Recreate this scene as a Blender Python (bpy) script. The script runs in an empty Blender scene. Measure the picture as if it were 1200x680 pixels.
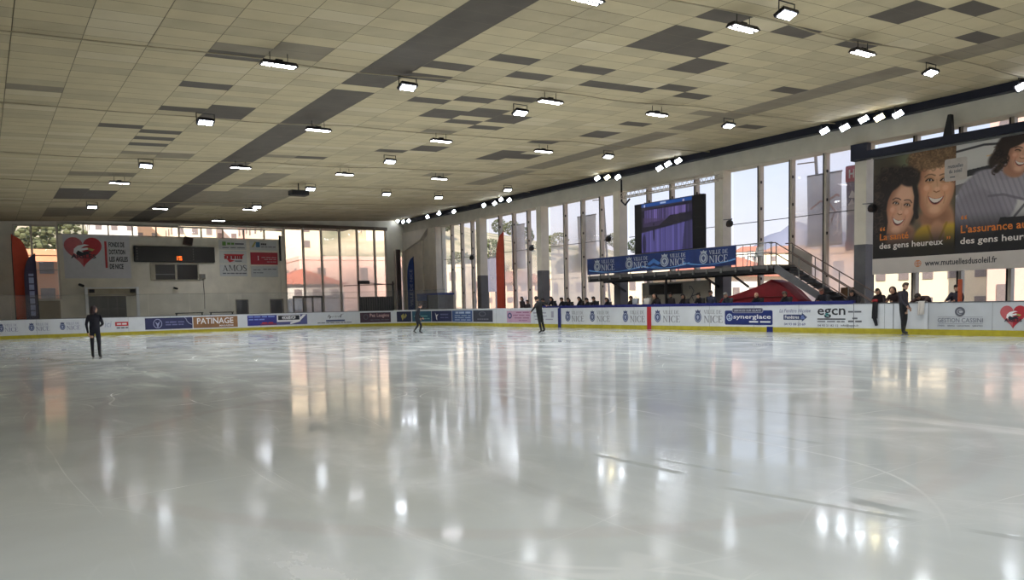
LAMP, FLOOD, SKY, SUN, EXPO, FILL, LAMPW = 26.0, 44.0, 1.4, 9.0, 0.07, 102.0, 88.0
import bpy, bmesh, math, random
import numpy as np
from mathutils import Vector, Matrix
random.seed(7)
PI = math.pi
sc = bpy.context.scene
COL = sc.collection
# ------------------------------------------------------------------ camera model (U along the window wall, V towards it)
F, YAW, PITCH, ROLL, CY, EYE = 928.74, 0.5885, -0.0706, -0.0223, 422.4, 1.34
fw = np.array([math.cos(YAW)*math.cos(PITCH), math.sin(YAW)*math.cos(PITCH), math.sin(PITCH)])
r0 = np.array([-math.sin(YAW), math.cos(YAW), 0.0]); u0 = np.cross(fw, r0)
if u0[2] < 0: u0 = -u0
RR = math.cos(ROLL)*r0 + math.sin(ROLL)*u0
UU = -math.sin(ROLL)*r0 + math.cos(ROLL)*u0
E0 = np.array([0, 0, EYE])
def ray(x, y): return fw + RR*(x-600)/F + UU*(CY-y)/F
def atV(x, y, v):
    d = ray(x, y); return E0 + d*(v/d[1])
def atU(x, y, u):
    d = ray(x, y); return E0 + d*(u/d[0])
def atZ(x, y, z):
    d = ray(x, y); return E0 + d*((z-EYE)/d[2])
def ceil_z(v): return 7.25 + 0.04*v
def atC(x, y, off=0.0):
    d = ray(x, y); t = (7.25-off-EYE)/(d[2]-0.04*d[1]); return E0 + d*t
def pj(P):
    Q = np.asarray(P, float)-E0; d = Q@fw
    return 600+F*(Q@RR)/d, CY-F*(Q@UU)/d
def W(u, v, z): return Vector((u, -v, z))

# ------------------------------------------------------------------ materials
def lin(c):
    return tuple(((x/255)/12.92 if x/255 <= .04045 else ((x/255+.055)/1.055)**2.4) for x in c)
MATS = {}
def mat(name, rgb, rough=0.6, metal=0.0, var=0.10, scale=3.0, emit=0.0, spec=None, stretch=None):
    if name in MATS: return MATS[name]
    m = bpy.data.materials.new(name); m.use_nodes = True
    nt = m.node_tree; b = nt.nodes['Principled BSDF']
    c = lin(rgb)
    b.inputs['Roughness'].default_value = rough
    b.inputs['Metallic'].default_value = metal
    if spec is not None: b.inputs['Specular IOR Level'].default_value = spec
    tc = nt.nodes.new('ShaderNodeTexCoord'); nz = nt.nodes.new('ShaderNodeTexNoise')
    nz.inputs['Scale'].default_value = scale; nz.inputs['Detail'].default_value = 5
    if stretch:
        mp = nt.nodes.new('ShaderNodeMapping'); mp.inputs['Scale'].default_value = stretch
        nt.links.new(tc.outputs['Object'], mp.inputs[0]); nt.links.new(mp.outputs[0], nz.inputs['Vector'])
    else: nt.links.new(tc.outputs['Object'], nz.inputs['Vector'])
    cr = nt.nodes.new('ShaderNodeValToRGB')
    cr.color_ramp.elements[0].position = .3; cr.color_ramp.elements[1].position = .7
    cr.color_ramp.elements[0].color = tuple(x*(1-var) for x in c)+(1,)
    cr.color_ramp.elements[1].color = tuple(min(1, x*(1+var)) for x in c)+(1,)
    nt.links.new(nz.outputs['Fac'], cr.inputs[0]); nt.links.new(cr.outputs[0], b.inputs['Base Color'])
    if emit:
        b.inputs['Emission Color'].default_value = c+(1,); b.inputs['Emission Strength'].default_value = emit
    MATS[name] = m
    return m
def vcol_mat(name, rough=.5, emit=0.0):
    if name in MATS: return MATS[name]
    m = bpy.data.materials.new(name); m.use_nodes = True; nt = m.node_tree; b = nt.nodes['Principled BSDF']
    a = nt.nodes.new('ShaderNodeVertexColor'); a.layer_name = 'print'
    b.inputs['Roughness'].default_value = rough
    if emit:
        b.inputs['Base Color'].default_value = (.01, .01, .012, 1)
        nt.links.new(a.outputs[0], b.inputs['Emission Color']); b.inputs['Emission Strength'].default_value = emit
    else: nt.links.new(a.outputs[0], b.inputs['Base Color'])
    MATS[name] = m; return m
def glass_mat(name, tint=(1, 1, 1), haze=0.0, hazecol=(220, 215, 210), gloss=1.0, fade=1.0):
    if name in MATS: return MATS[name]
    m = bpy.data.materials.new(name); m.use_nodes = True; nt = m.node_tree; nt.nodes.clear()
    o = nt.nodes.new('ShaderNodeOutputMaterial'); tr = nt.nodes.new('ShaderNodeBsdfTransparent')
    tr.inputs[0].default_value = tint+(1,)
    gl = nt.nodes.new('ShaderNodeBsdfGlossy'); gl.inputs['Roughness'].default_value = .02
    lw = nt.nodes.new('ShaderNodeLayerWeight'); lw.inputs['Blend'].default_value = .5
    pw = nt.nodes.new('ShaderNodeMath'); pw.operation = 'POWER'; pw.inputs[1].default_value = 5
    ml = nt.nodes.new('ShaderNodeMath'); ml.operation = 'MULTIPLY_ADD'; ml.inputs[1].default_value = .5*gloss; ml.inputs[2].default_value = .03*gloss
    nt.links.new(lw.outputs['Facing'], pw.inputs[0]); nt.links.new(pw.outputs[0], ml.inputs[0]); lw = ml
    mx = nt.nodes.new('ShaderNodeMixShader')
    nt.links.new(lw.outputs[0], mx.inputs[0]); nt.links.new(tr.outputs[0], mx.inputs[1]); nt.links.new(gl.outputs[0], mx.inputs[2])
    last = mx
    if haze:
        tl = nt.nodes.new('ShaderNodeBsdfTranslucent'); tl.inputs[0].default_value = lin(hazecol)+(1,)
        df = nt.nodes.new('ShaderNodeBsdfDiffuse'); df.inputs[0].default_value = lin(hazecol)+(1,)
        h2 = nt.nodes.new('ShaderNodeMixShader'); h2.inputs[0].default_value = .12
        nt.links.new(tl.outputs[0], h2.inputs[1]); nt.links.new(df.outputs[0], h2.inputs[2])
        m2 = nt.nodes.new('ShaderNodeMixShader')
        tc = nt.nodes.new('ShaderNodeTexCoord'); nz = nt.nodes.new('ShaderNodeTexNoise'); nz.inputs['Scale'].default_value = .6
        mr = nt.nodes.new('ShaderNodeMapRange'); mr.inputs['To Min'].default_value = haze*.6; mr.inputs['To Max'].default_value = min(1, haze*1.4)
        nt.links.new(tc.outputs['Object'], nz.inputs['Vector']); nt.links.new(nz.outputs['Fac'], mr.inputs[0])
        sz_ = nt.nodes.new('ShaderNodeSeparateXYZ'); nt.links.new(tc.outputs['Object'], sz_.inputs[0]); fd = nt.nodes.new('ShaderNodeMapRange'); fd.interpolation_type = 'SMOOTHSTEP'
        fd.inputs['From Min'].default_value = 2.6; fd.inputs['From Max'].default_value = 6.4; fd.inputs['To Min'].default_value = 1; fd.inputs['To Max'].default_value = fade; nt.links.new(sz_.outputs[2], fd.inputs[0])
        mm = nt.nodes.new('ShaderNodeMath'); mm.operation = 'MULTIPLY'; nt.links.new(mr.outputs[0], mm.inputs[0]); nt.links.new(fd.outputs[0], mm.inputs[1]); nt.links.new(mm.outputs[0], m2.inputs[0])
        nt.links.new(mx.outputs[0], m2.inputs[1]); nt.links.new(h2.outputs[0], m2.inputs[2]); last = m2
    nt.links.new(last.outputs[0], o.inputs[0]); MATS[name] = m; return m

# ------------------------------------------------------------------ mesh builder
def base_of(o):
    v = Vector((0, 0, 0))
    while o is not None: v = v + o.location; o = o.parent
    return v
class MB:
    def __init__(s): s.v = []; s.f = []; s.mi = []
    def add(s, vs, fs, mi=0):
        n = len(s.v); s.v += [Vector(p) for p in vs]; s.f += [tuple(i+n for i in f) for f in fs]; s.mi += [mi]*len(fs); return s
    def box(s, ua, ub, va, vb, za, zb, mi=0):
        P = [W(u, v, z) for z in (za, zb) for v in (va, vb) for u in (ua, ub)]
        return s.add(P, [(0, 1, 3, 2), (4, 6, 7, 5), (0, 4, 5, 1), (2, 3, 7, 6), (0, 2, 6, 4), (1, 5, 7, 3)], mi)
    def hexa(s, P, mi=0):   # 4 bottom corners then 4 top corners
        return s.add(P, [(0, 1, 2, 3), (7, 6, 5, 4), (0, 4, 5, 1), (1, 5, 6, 2), (2, 6, 7, 3), (3, 7, 4, 0)], mi)
    def quad(s, P, mi=0): return s.add(P, [(0, 1, 2, 3)], mi)
    def tube(s, pts, r, n=8, mi=0, cap=True):
        pts = [Vector(p) for p in pts]; rs = r if isinstance(r, (list, tuple)) else [r]*len(pts)
        vs = []; fs = []
        for i, p in enumerate(pts):
            d = (pts[min(i+1, len(pts)-1)]-pts[max(i-1, 0)]).normalized()
            a = d.orthogonal().normalized() if i == 0 else (a - d*a.dot(d)).normalized()
            b = d.cross(a)
            for k in range(n):
                t = 2*PI*k/n; vs.append(p+(a*math.cos(t)+b*math.sin(t))*rs[i])
        for i in range(len(pts)-1):
            for k in range(n):
                fs.append((i*n+k, i*n+(k+1) % n, (i+1)*n+(k+1) % n, (i+1)*n+k))
        if cap: fs.append(tuple(range(n-1, -1, -1))); fs.append(tuple(range((len(pts)-1)*n, len(pts)*n)))
        return s.add(vs, fs, mi)
    def bar(s, a, b, w, h, mi=0):
        a = Vector(a); b = Vector(b); d = (b-a).normalized()
        up = Vector((0, 0, 1)) if abs(d.z) < .95 else Vector((1, 0, 0))
        x = d.cross(up).normalized()*w/2; y = x.cross(d).normalized()*h/2
        return s.hexa([a-x-y, a+x-y, a+x+y, a-x+y, b-x-y, b+x-y, b+x+y, b-x+y], mi)
    def ball(s, c, r, seg=16, ring=10, mi=0, keep=None, rot=None):
        c = Vector(c); rx, ry, rz = r if isinstance(r, (tuple, list)) else (r, r, r)
        vs = [Vector((0, 0, rz))]
        for i in range(1, ring):
            t = PI*i/ring
            for k in range(seg):
                p = 2*PI*k/seg; vs.append(Vector((rx*math.sin(t)*math.cos(p), ry*math.sin(t)*math.sin(p), rz*math.cos(t))))
        vs.append(Vector((0, 0, -rz)))
        fs = [(0, 1+k, 1+(k+1) % seg) for k in range(seg)]
        for i in range(ring-2):
            for k in range(seg):
                fs.append((1+i*seg+k, 1+(i+1)*seg+k, 1+(i+1)*seg+(k+1) % seg, 1+i*seg+(k+1) % seg))
        o = 1+(ring-2)*seg
        fs += [(o+(k+1) % seg, o+k, len(vs)-1) for k in range(seg)]
        if keep: fs = [f for f in fs if all(keep(vs[i]) for i in f)]
        if rot: vs = [rot @ p for p in vs]
        return s.add([p+c for p in vs], fs, mi)
    def flat(s, m2, fn, mi=0):   # m2 = (2D points, faces), fn maps x,y -> world
        return s.add([fn(x, y) for x, y in m2[0]], m2[1], mi)
    def build(s, name, mats, parent=None, smooth=False, **props):
        if not isinstance(mats, (list, tuple)): mats = [mats]
        if parent is not None: base = base_of(parent)
        else:
            zs = min(p.z for p in s.v); xs = [p.x for p in s.v]; ys = [p.y for p in s.v]
            base = Vector(((min(xs)+max(xs))/2, (min(ys)+max(ys))/2, zs))
        me = bpy.data.meshes.new(name)
        me.from_pydata([p-base for p in s.v], [], s.f)
        for m in mats: me.materials.append(m)
        if len(mats) > 1: me.polygons.foreach_set('material_index', s.mi)
        bm = bmesh.new(); bm.from_mesh(me)
        if len(bm.faces) < 60000: bmesh.ops.recalc_face_normals(bm, faces=bm.faces)
        bm.to_mesh(me); bm.free()
        if smooth:
            me.polygons.foreach_set('use_smooth', [True]*len(me.polygons))
        me.update()
        o = bpy.data.objects.new(name, me); COL.objects.link(o)
        if parent is not None: o.parent = parent
        else: o.location = base
        for k, v in props.items(): o[k] = v
        return o
def bevel(o, w=.01, seg=2):
    m = o.modifiers.new('bevel', 'BEVEL'); m.width = w; m.segments = seg; m.limit_method = 'ANGLE'; return o
def thing(name, label, cat, loc, group=None, kind=None):
    o = bpy.data.objects.new(name, None); COL.objects.link(o); o.location = loc; o.empty_display_size = .2
    if label: o['label'] = label
    if cat: o['category'] = cat
    if group: o['group'] = group
    if kind: o['kind'] = kind
    return o
def tag(o, label, cat, group=None):
    o['label'] = label; o['category'] = cat
    if group: o['group'] = group
    return o
def struct(o, label=None):
    o['kind'] = 'structure'
    if label: o['label'] = label
    return o
def dup(root, loc, rz=None, label=None):
    r = root.copy(); COL.objects.link(r); r.location = loc
    if rz is not None: r.rotation_euler = (0, 0, rz)
    if label: r['label'] = label
    for ch in list(root.children):
        c = ch.copy(); COL.objects.link(c); c.parent = r
        for g in list(ch.children):
            d = g.copy(); COL.objects.link(d); d.parent = c
    return r

# ------------------------------------------------------------------ 2D lettering
_tc = {}
def text2d(body, bold=0.0, shear=0.0):
    k = (body, bold, shear)
    if k in _tc: return _tc[k]
    cu = bpy.data.curves.new('t', 'FONT'); cu.body = body; cu.offset = bold; cu.shear = shear; cu.resolution_u = 2; cu.fill_mode = 'FRONT'
    o = bpy.data.objects.new('t', cu); COL.objects.link(o)
    dg = bpy.context.evaluated_depsgraph_get()
    me = bpy.data.meshes.new_from_object(o.evaluated_get(dg))
    pts = [(v.co.x, v.co.y) for v in me.vertices]; fs = [tuple(p.vertices) for p in me.polygons]
    bpy.data.objects.remove(o); bpy.data.curves.remove(cu); bpy.data.meshes.remove(me)
    _tc[k] = (pts, fs); return _tc[k]
def fit(m2, x0, x1, y0, y1):
    xs = [p[0] for p in m2[0]]; ys = [p[1] for p in m2[0]]
    a, b, c, d = min(xs), max(xs), min(ys), max(ys)
    return ([(x0+(p[0]-a)/(b-a)*(x1-x0), y0+(p[1]-c)/(d-c)*(y1-y0)) for p in m2[0]], m2[1])
def rect(x0, x1, y0, y1): return ([(x0, y0), (x1, y0), (x1, y1), (x0, y1)], [(0, 1, 2, 3)])
def rrect(x0, x1, y0, y1, r, n=5):
    P = []
    for cx, cy, a in ((x1-r, y1-r, 0), (x0+r, y1-r, 90), (x0+r, y0+r, 180), (x1-r, y0+r, 270)):
        for i in range(n+1):
            t = math.radians(a+90*i/n); P.append((cx+r*math.cos(t), cy+r*math.sin(t)))
    return poly(P)
def poly(P): return ([tuple(p) for p in P], [tuple(range(len(P)))])
def ell(cx, cy, rx, ry, n=24, rot=0):
    c, s = math.cos(rot), math.sin(rot)
    return poly([(cx+c*rx*math.cos(2*PI*i/n)-s*ry*math.sin(2*PI*i/n), cy+s*rx*math.cos(2*PI*i/n)+c*ry*math.sin(2*PI*i/n)) for i in range(n)])
def ring(cx, cy, rx, ry, wx, wy=None, a0=0, a1=360, n=32, sh=0.0):
    wy = wx if wy is None else wy; P = []; f = []
    for i in range(n+1):
        t = math.radians(a0+(a1-a0)*i/n)
        P.append((cx+rx*math.cos(t), cy+ry*math.sin(t))); P.append((cx+sh+(rx-wx)*math.cos(t), cy+(ry-wy)*math.sin(t)))
    for i in range(n): f.append((2*i, 2*i+2, 2*i+3, 2*i+1))
    return (P, f)
def stroke2(pts, w):
    P = []; f = []; n = len(pts)
    for i, (x, y) in enumerate(pts):
        x0, y0 = pts[max(i-1, 0)]; x1, y1 = pts[min(i+1, n-1)]
        dx, dy = x1-x0, y1-y0; l = math.hypot(dx, dy) or 1; ww = (w[i] if isinstance(w, (list, tuple)) else w)/2
        P += [(x-dy/l*ww, y+dx/l*ww), (x+dy/l*ww, y-dx/l*ww)]
    for i in range(n-1): f.append((2*i, 2*i+1, 2*i+3, 2*i+2))
    return (P, f)
def join(*ms):
    P = []; f = []
    for m in ms:
        n = len(P); P += m[0]; f += [tuple(i+n for i in q) for q in m[1]]
    return (P, f)
def shift(m, dx, dy=0, sx=1, sy=1): return ([(p[0]*sx+dx, p[1]*sy+dy) for p in m[0]], m[1])
def serif(ch):
    b = .045
    if ch == 'I': return join(rect(.12, .25, 0, 1), rect(.02, .35, 0, b), rect(.02, .35, 1-b, 1)), .37
    if ch == 'N': return join(rect(.12, .18, 0, 1), rect(.72, .78, 0, 1), poly([(.08, 1), (.24, 1), (.78, 0), (.70, 0)]), rect(.02, .28, 0, b), rect(.62, .88, 1-b, 1), rect(.02, .2, 1-b, 1)), .9
    if ch == 'C': return join(ring(.45, .5, .42, .52, .12, .05, 42, 318, 28, .03), poly([(.72, .98), (.76, .98), (.78, .7), (.73, .72)]), poly([(.72, .02), (.76, .06), (.78, .28), (.73, .26)])), .84
    if ch == 'E': return join(rect(.1, .23, 0, 1), rect(.02, .66, 0, b), rect(.02, .62, 1-b, 1), rect(.2, .48, .49, .49+b), poly([(.66, 0), (.7, .24), (.66, .22), (.6, b)]), poly([(.62, 1), (.63, .78), (.6, .8), (.56, 1-b)]), rect(.45, .48, .4, .62)), .74
    if ch == 'V': return join(poly([(.06, 1), (.2, 1), (.47, .12), (.43, 0), (.4, 0)]), poly([(.74, 1), (.8, 1), (.47, 0), (.42, 0)]), rect(0, .3, 1-b, 1), rect(.62, .88, 1-b, 1)), .88
    if ch == 'L': return join(rect(.1, .23, 0, 1), rect(.02, .34, 1-b, 1), rect(.02, .62, 0, b), poly([(.62, 0), (.66, .26), (.62, .24), (.54, b)])), .7
    if ch == 'D': return join(rect(.1, .23, 0, 1), ring(.3, .5, .52, .5, .13, .045, -90, 90, 20), rect(.02, .3, 0, b), rect(.02, .3, 1-b, 1)), .88
    if ch == 'A': return join(poly([(.1, 0), (.15, 0), (.45, .9), (.42, 1), (.41, 1)]), poly([(.62, 0), (.77, 0), (.44, 1), (.38, .94)]), rect(.22, .6, .3, .3+b), rect(0, .26, 0, b), rect(.52, .88, 0, b)), .9
    if ch == 'M': return join(rect(.1, .15, 0, 1), rect(.82, .96, 0, 1), poly([(.08, 1), (.24, 1), (.56, .04), (.5, .04)]), poly([(.5, .04), (.54, .04), (.86, 1), (.8, 1)]), rect(0, .26, 0, b), rect(.72, 1.06, 0, b), rect(0, .2, 1-b, 1), rect(.84, 1.06, 1-b, 1)), 1.1
    if ch == 'O': return ring(.48, .5, .46, .52, .13, .045), .98
    if ch == 'S':
        pts = [(.52, .78), (.48, .92), (.34, 1.0), (.18, .96), (.1, .82), (.14, .68), (.28, .56), (.44, .44), (.54, .28), (.5, .1), (.36, .0), (.2, .01), (.08, .12), (.06, .26)]
        return stroke2(pts, [.04, .05, .06, .08, .1, .12, .14, .14, .12, .1, .07, .06, .05, .04]), .64
    return ([], []), .3
def serif_text(t, sp=.05):
    out = []; x = 0
    for ch in t:
        if ch == ' ': x += .35; continue
        g, w = serif(ch); out.append(shift(g, x)); x += w+sp
    return join(*out)
def smudge(x0, x1, y0, y1, n, seed=1):   # printing too small to read in the photo: a row of word-length bars
    rnd = random.Random(seed); ms = []; ws = [rnd.uniform(.6, 1.6) for _ in range(n)]; tot = sum(ws); x = x0
    for w in ws:
        d = w/tot*(x1-x0); ms.append(rect(x, x+d*.82, y0, y1)); x += d
    return join(*ms)
def heart(cx, cy, w, h, n=40):
    P = []
    for i in range(n):
        t = 2*PI*i/n; x = 16*math.sin(t)**3; y = 13*math.cos(t)-5*math.cos(2*t)-2*math.cos(3*t)-math.cos(4*t)
        P.append((cx+x/32*w, cy+(y+2.5)/29*h))
    return poly(P)
def crest(cx, cy, w, h):   # round town crest with crown: dark shape, pale inner shape
    dark = join(ell(cx, cy-.06*h, .5*w, .42*h), poly([(cx-.3*w, cy+.28*h), (cx+.3*w, cy+.28*h), (cx+.38*w, cy+.5*h), (cx+.15*w, cy+.42*h), (cx, cy+.56*h), (cx-.15*w, cy+.42*h), (cx-.38*w, cy+.5*h)]))
    pale = join(ring(cx, cy-.06*h, .42*w, .34*h, .07*w, .06*h), poly([(cx-.2*w, cy-.02*h), (cx, cy+.12*h), (cx+.2*w, cy-.02*h), (cx+.08*w, cy-.2*h), (cx, cy-.28*h), (cx-.08*w, cy-.2*h)]))
    return dark, pale
def nice_logo(x, y, h, wk=1.0):
    """crest + two lettering lines; x,y lower corner, total height h. returns dark crest, pale crest, letters"""
    d, p = crest(x+.32*h*wk, y+.5*h, .62*h*wk, h)
    big = fit(serif_text('NICE'), x+.78*h*wk, x+2.2*h*wk, y+.02*h, y+.52*h)
    sm = fit(serif_text('VILLE DE'), x+.78*h*wk, x+2.12*h*wk, y+.66*h, y+.93*h)
    return d, p, join(big, sm)
# ------------------------------------------------------------------ palette
M_plaster = mat('plaster', (222, 217, 203), .85, var=.10, scale=1.2)
M_beam = mat('beam_concrete', (204, 198, 184), .8, var=.08, scale=1.5)
M_pillar = mat('pillar_concrete', (224, 216, 202), .75, var=.08, scale=1.5)
M_dado = mat('pillar_dado', (98, 98, 102), .6, var=.12, scale=2)
M_alu = mat('mullion_aluminium', (196, 186, 174), .5, .1, var=.06)
M_seal = mat('mullion_seal', (40, 34, 34), .6)
M_dark = mat('black_steel', (26, 26, 30), .5, .2)
M_navy = mat('navy_steel', (22, 26, 44), .5, .2)
M_steel = mat('galvanised_steel', (128, 128, 128), .4, .6)
M_white = mat('white_plastic', (224, 226, 228), .35, var=.05)
M_boardw = mat('board_white', (214, 218, 224), .32, var=.05, scale=2)
M_boardg = mat('board_grey', (188, 192, 198), .35, var=.04, scale=2)
M_yellow = mat('kick_yellow', (176, 164, 44), .4, var=.14, scale=4)
M_bluecap = mat('rail_blue', (22, 28, 104), .4)
M_blueline = mat('line_blue', (24, 34, 110), .4)
M_redline = mat('line_red', (178, 40, 52), .4)
M_inkblue = mat('ink_blue', (62, 74, 118), .5)
M_inkgrey = mat('ink_grey', (92, 94, 104), .5)
M_inkdark = mat('ink_dark', (34, 36, 48), .5)
M_inkwhite = mat('ink_white', (235, 235, 238), .5, var=.03)
M_inkred = mat('ink_red', (190, 48, 54), .5)
M_palecrest = mat('crest_pale', (168, 178, 204), .5)
M_wood = mat('brown_board', (92, 66, 44), .6, var=.2, scale=6)

# ------------------------------------------------------------------ ice
def make_ice():
    m = bpy.data.materials.new('ice'); m.use_nodes = True; nt = m.node_tree; N = nt.nodes; L = nt.links
    b = N['Principled BSDF']; tc = N.new('ShaderNodeTexCoord'); P = tc.outputs['Object']
    def noise(sc_, det=4, dist=0.0, mapping=None, rot=0, rough=.5):
        n = N.new('ShaderNodeTexNoise'); n.inputs['Scale'].default_value = sc_; n.inputs['Detail'].default_value = det
        n.inputs['Distortion'].default_value = dist; n.inputs['Roughness'].default_value = rough
        if mapping:
            mp = N.new('ShaderNodeMapping'); mp.inputs['Scale'].default_value = mapping; mp.inputs['Rotation'].default_value = (0, 0, rot)
            L.new(P, mp.inputs[0]); L.new(mp.outputs[0], n.inputs['Vector'])
        else: L.new(P, n.inputs['Vector'])
        return n.outputs['Fac']
    def math_(op, a, c=None, d=None, clamp=False):
        n = N.new('ShaderNodeMath'); n.operation = op; n.use_clamp = clamp
        for i, x in enumerate((a, c, d)):
            if x is None: continue
            if isinstance(x, (int, float)): n.inputs[i].default_value = x
            else: L.new(x, n.inputs[i])
        return n.outputs[0]
    def ramp(x, a, bb):   # smooth 0..1 between a and bb
        n = N.new('ShaderNodeMapRange'); n.interpolation_type = 'SMOOTHSTEP'
        n.inputs['From Min'].default_value = a; n.inputs['From Max'].default_value = bb; L.new(x, n.inputs[0]); return n.outputs[0]
    sx = N.new('ShaderNodeSeparateXYZ'); L.new(P, sx.inputs[0]); X, Y = sx.outputs[0], sx.outputs[1]
    def band(coord, c, hw, soft=.06):
        d = math_('ABSOLUTE', math_('SUBTRACT', coord, c)); return ramp(d, hw+soft, hw-soft)
    def circ(u, v):
        dx = math_('SUBTRACT', X, u); dy = math_('SUBTRACT', Y, -v)
        return math_('SQRT', math_('ADD', math_('MULTIPLY', dx, dx), math_('MULTIPLY', dy, dy)))
    def lines(sc_, w, mapping=None, rot=0, dist=0):   # thin iso-lines of a smooth noise: long curving skate tracks
        n = noise(sc_, .6, dist, mapping, rot); return ramp(math_('ABSOLUTE', math_('SUBTRACT', n, .5)), w, w*.25)
    s1 = lines(.12, .0009, (1, .6, 1), .5); s2 = lines(.2, .0013, (.5, 1.2, 1), -.6); s3 = lines(.3, .0017, (1.2, .45, 1), 1.1)
    s4 = lines(.25, .0014, (.4, 1, 1), 2.2, .0)
    scr = math_('MAXIMUM', math_('MAXIMUM', s1, s2), math_('MAXIMUM', s3, s4))
    s5 = lines(.16, .0012, (1.3, .8, 1), 2.9); s6 = lines(.4, .0016, (.25, 1.1, 1), .2); s7 = lines(.22, .0014, (.9, .9, 1), 1.7); scr = math_('MAXIMUM', scr, math_('MAXIMUM', s5, math_('MAXIMUM', s6, s7)))
    streak = ramp(noise(.9, 6, .1, (.18, 1.6, 1), 1.0, .65), .55, .8); streak2 = ramp(noise(.9, 6, .1, (.2, 1.5, 1), .15, .65), .56, .8); streak = math_('MAXIMUM', streak, streak2)
    scr = math_('MULTIPLY', scr, ramp(noise(.45, 3), .45, .7))
    big = noise(.22, 5, .3); mid = noise(1.1, 6, .2, (1, .8, 1), .4); fine = noise(9, 6)
    snow = ramp(noise(.5, 8, .6, (.7, 1.3, 1), .55, .65), .52, .74)
    # painted marks under the ice, faint
    dface = circ(7.4, 5.2); red = ramp(math_('ABSOLUTE', math_('SUBTRACT', dface, 4.5)), .16, .05)
    red = math_('MAXIMUM', red, math_('MULTIPLY', ramp(dface, .45, .3), .8))
    dface2 = circ(7.4, 19.2); red = math_('MAXIMUM', red, ramp(math_('ABSOLUTE', math_('SUBTRACT', dface2, 4.5)), .16, .05))
    red = math_('MAXIMUM', red, math_('MULTIPLY', band(X, 27.7, .15), .8))
    dcen = circ(27.7, 11.1); blu = ramp(math_('ABSOLUTE', math_('SUBTRACT', dcen, 4.5)), .14, .05)
    blu = math_('MAXIMUM', blu, band(X, 20.8, .16)); blu = math_('MAXIMUM', blu, band(X, 34.75, .16))
    hash_ = math_('MULTIPLY', band(Y, -3.25, .1), math_('MULTIPLY', ramp(X, 2.2, 3.2), ramp(X, 7.0, 6.2)))
    # colours
    def mix(fac, a, c):
        n = N.new('ShaderNodeMix'); n.data_type = 'RGBA'
        L.new(fac, n.inputs[0])
        for i, x in ((6, a), (7, c)):
            if isinstance(x, tuple): n.inputs[i].default_value = x
            else: L.new(x, n.inputs[i])
        return n.outputs[2]
    c = mix(ramp(big, .35, .65), lin((211, 219, 222))+(1,), lin((219, 226, 228))+(1,))
    c = mix(math_('MULTIPLY', ramp(mid, .35, .7), .35), c, lin((194, 200, 202))+(1,))
    c = mix(math_('MULTIPLY', red, .07), c, lin((170, 90, 90))+(1,))
    c = mix(math_('MULTIPLY', blu, .10), c, lin((80, 90, 120))+(1,))
    c = mix(math_('MULTIPLY', hash_, .12), c, lin((120, 110, 110))+(1,))
    c = mix(math_('MULTIPLY', snow, .5), c, lin((240, 243, 245))+(1,))
    c = mix(math_('MULTIPLY', scr, .5), c, lin((244, 247, 248))+(1,))
    c = mix(math_('MULTIPLY', streak, .35), c, lin((244, 247, 248))+(1,))
    CB = c
    # wet strips: smooth melt-water along two tracks
    def seg(a, e, w):
        du, dv = e[0]-a[0], -(e[1]-a[1]); ln = math.hypot(du, dv); du /= ln; dv /= ln
        t = math_('ADD', math_('MULTIPLY', math_('SUBTRACT', X, a[0]), du), math_('MULTIPLY', math_('SUBTRACT', Y, -a[1]), dv))
        d = math_('ABSOLUTE', math_('ADD', math_('MULTIPLY', math_('SUBTRACT', X, a[0]), -dv), math_('MULTIPLY', math_('SUBTRACT', Y, -a[1]), du)))
        return math_('MULTIPLY', ramp(math_('ADD', d, math_('MULTIPLY', math_('SUBTRACT', fine2, .5), w*1.6)), w, w*.6), math_('MULTIPLY', ramp(t, -.1, .1), ramp(t, ln+.1, ln-.1)))
    fine2 = noise(3, 3)
    wet = None
    for p, q, w in WET:
        a = atZ(*p, 0); e = atZ(*q, 0); s_ = seg(a, e, w); wet = s_ if wet is None else math_('MAXIMUM', wet, s_)
    L.new(mix(math_('MULTIPLY', wet, .45), CB, lin((176, 184, 184))+(1,)), b.inputs['Base Color'])
    rg = math_('ADD', .07, math_('MULTIPLY', ramp(noise(.8, 6, .4, (.8, 1.2, 1), .3, .6), .35, .7), .10))
    rg = math_('ADD', rg, math_('MULTIPLY', math_('MAXIMUM', streak, math_('MAXIMUM', snow, scr)), .16))
    rg = math_('MULTIPLY', rg, math_('SUBTRACT', 1, wet))
    rg = math_('MAXIMUM', rg, .004); L.new(rg, b.inputs['Roughness']); b.inputs['IOR'].default_value = 1.30
    bp = N.new('ShaderNodeBump'); bp.inputs['Strength'].default_value = .06; bp.inputs['Distance'].default_value = .02
    hgt = math_('ADD', math_('MULTIPLY', fine, .12), math_('ADD', math_('MULTIPLY', mid, .5), math_('MULTIPLY', scr, -.3)))
    hgt = math_('MULTIPLY', hgt, math_('SUBTRACT', 1, wet))
    L.new(hgt, bp.inputs['Height']); L.new(bp.outputs[0], b.inputs['Normal'])
    return m
WET = [((1000, 586), (1062, 600), .085), ((850, 572), (1066, 609), .04), ((700, 533), (800, 555), .055), ((860, 478), (990, 492), .05), ((870, 505), (960, 520), .05), ((1140, 622), (1198, 632), .05), ((770, 538), (870, 556), .04)]
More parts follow.
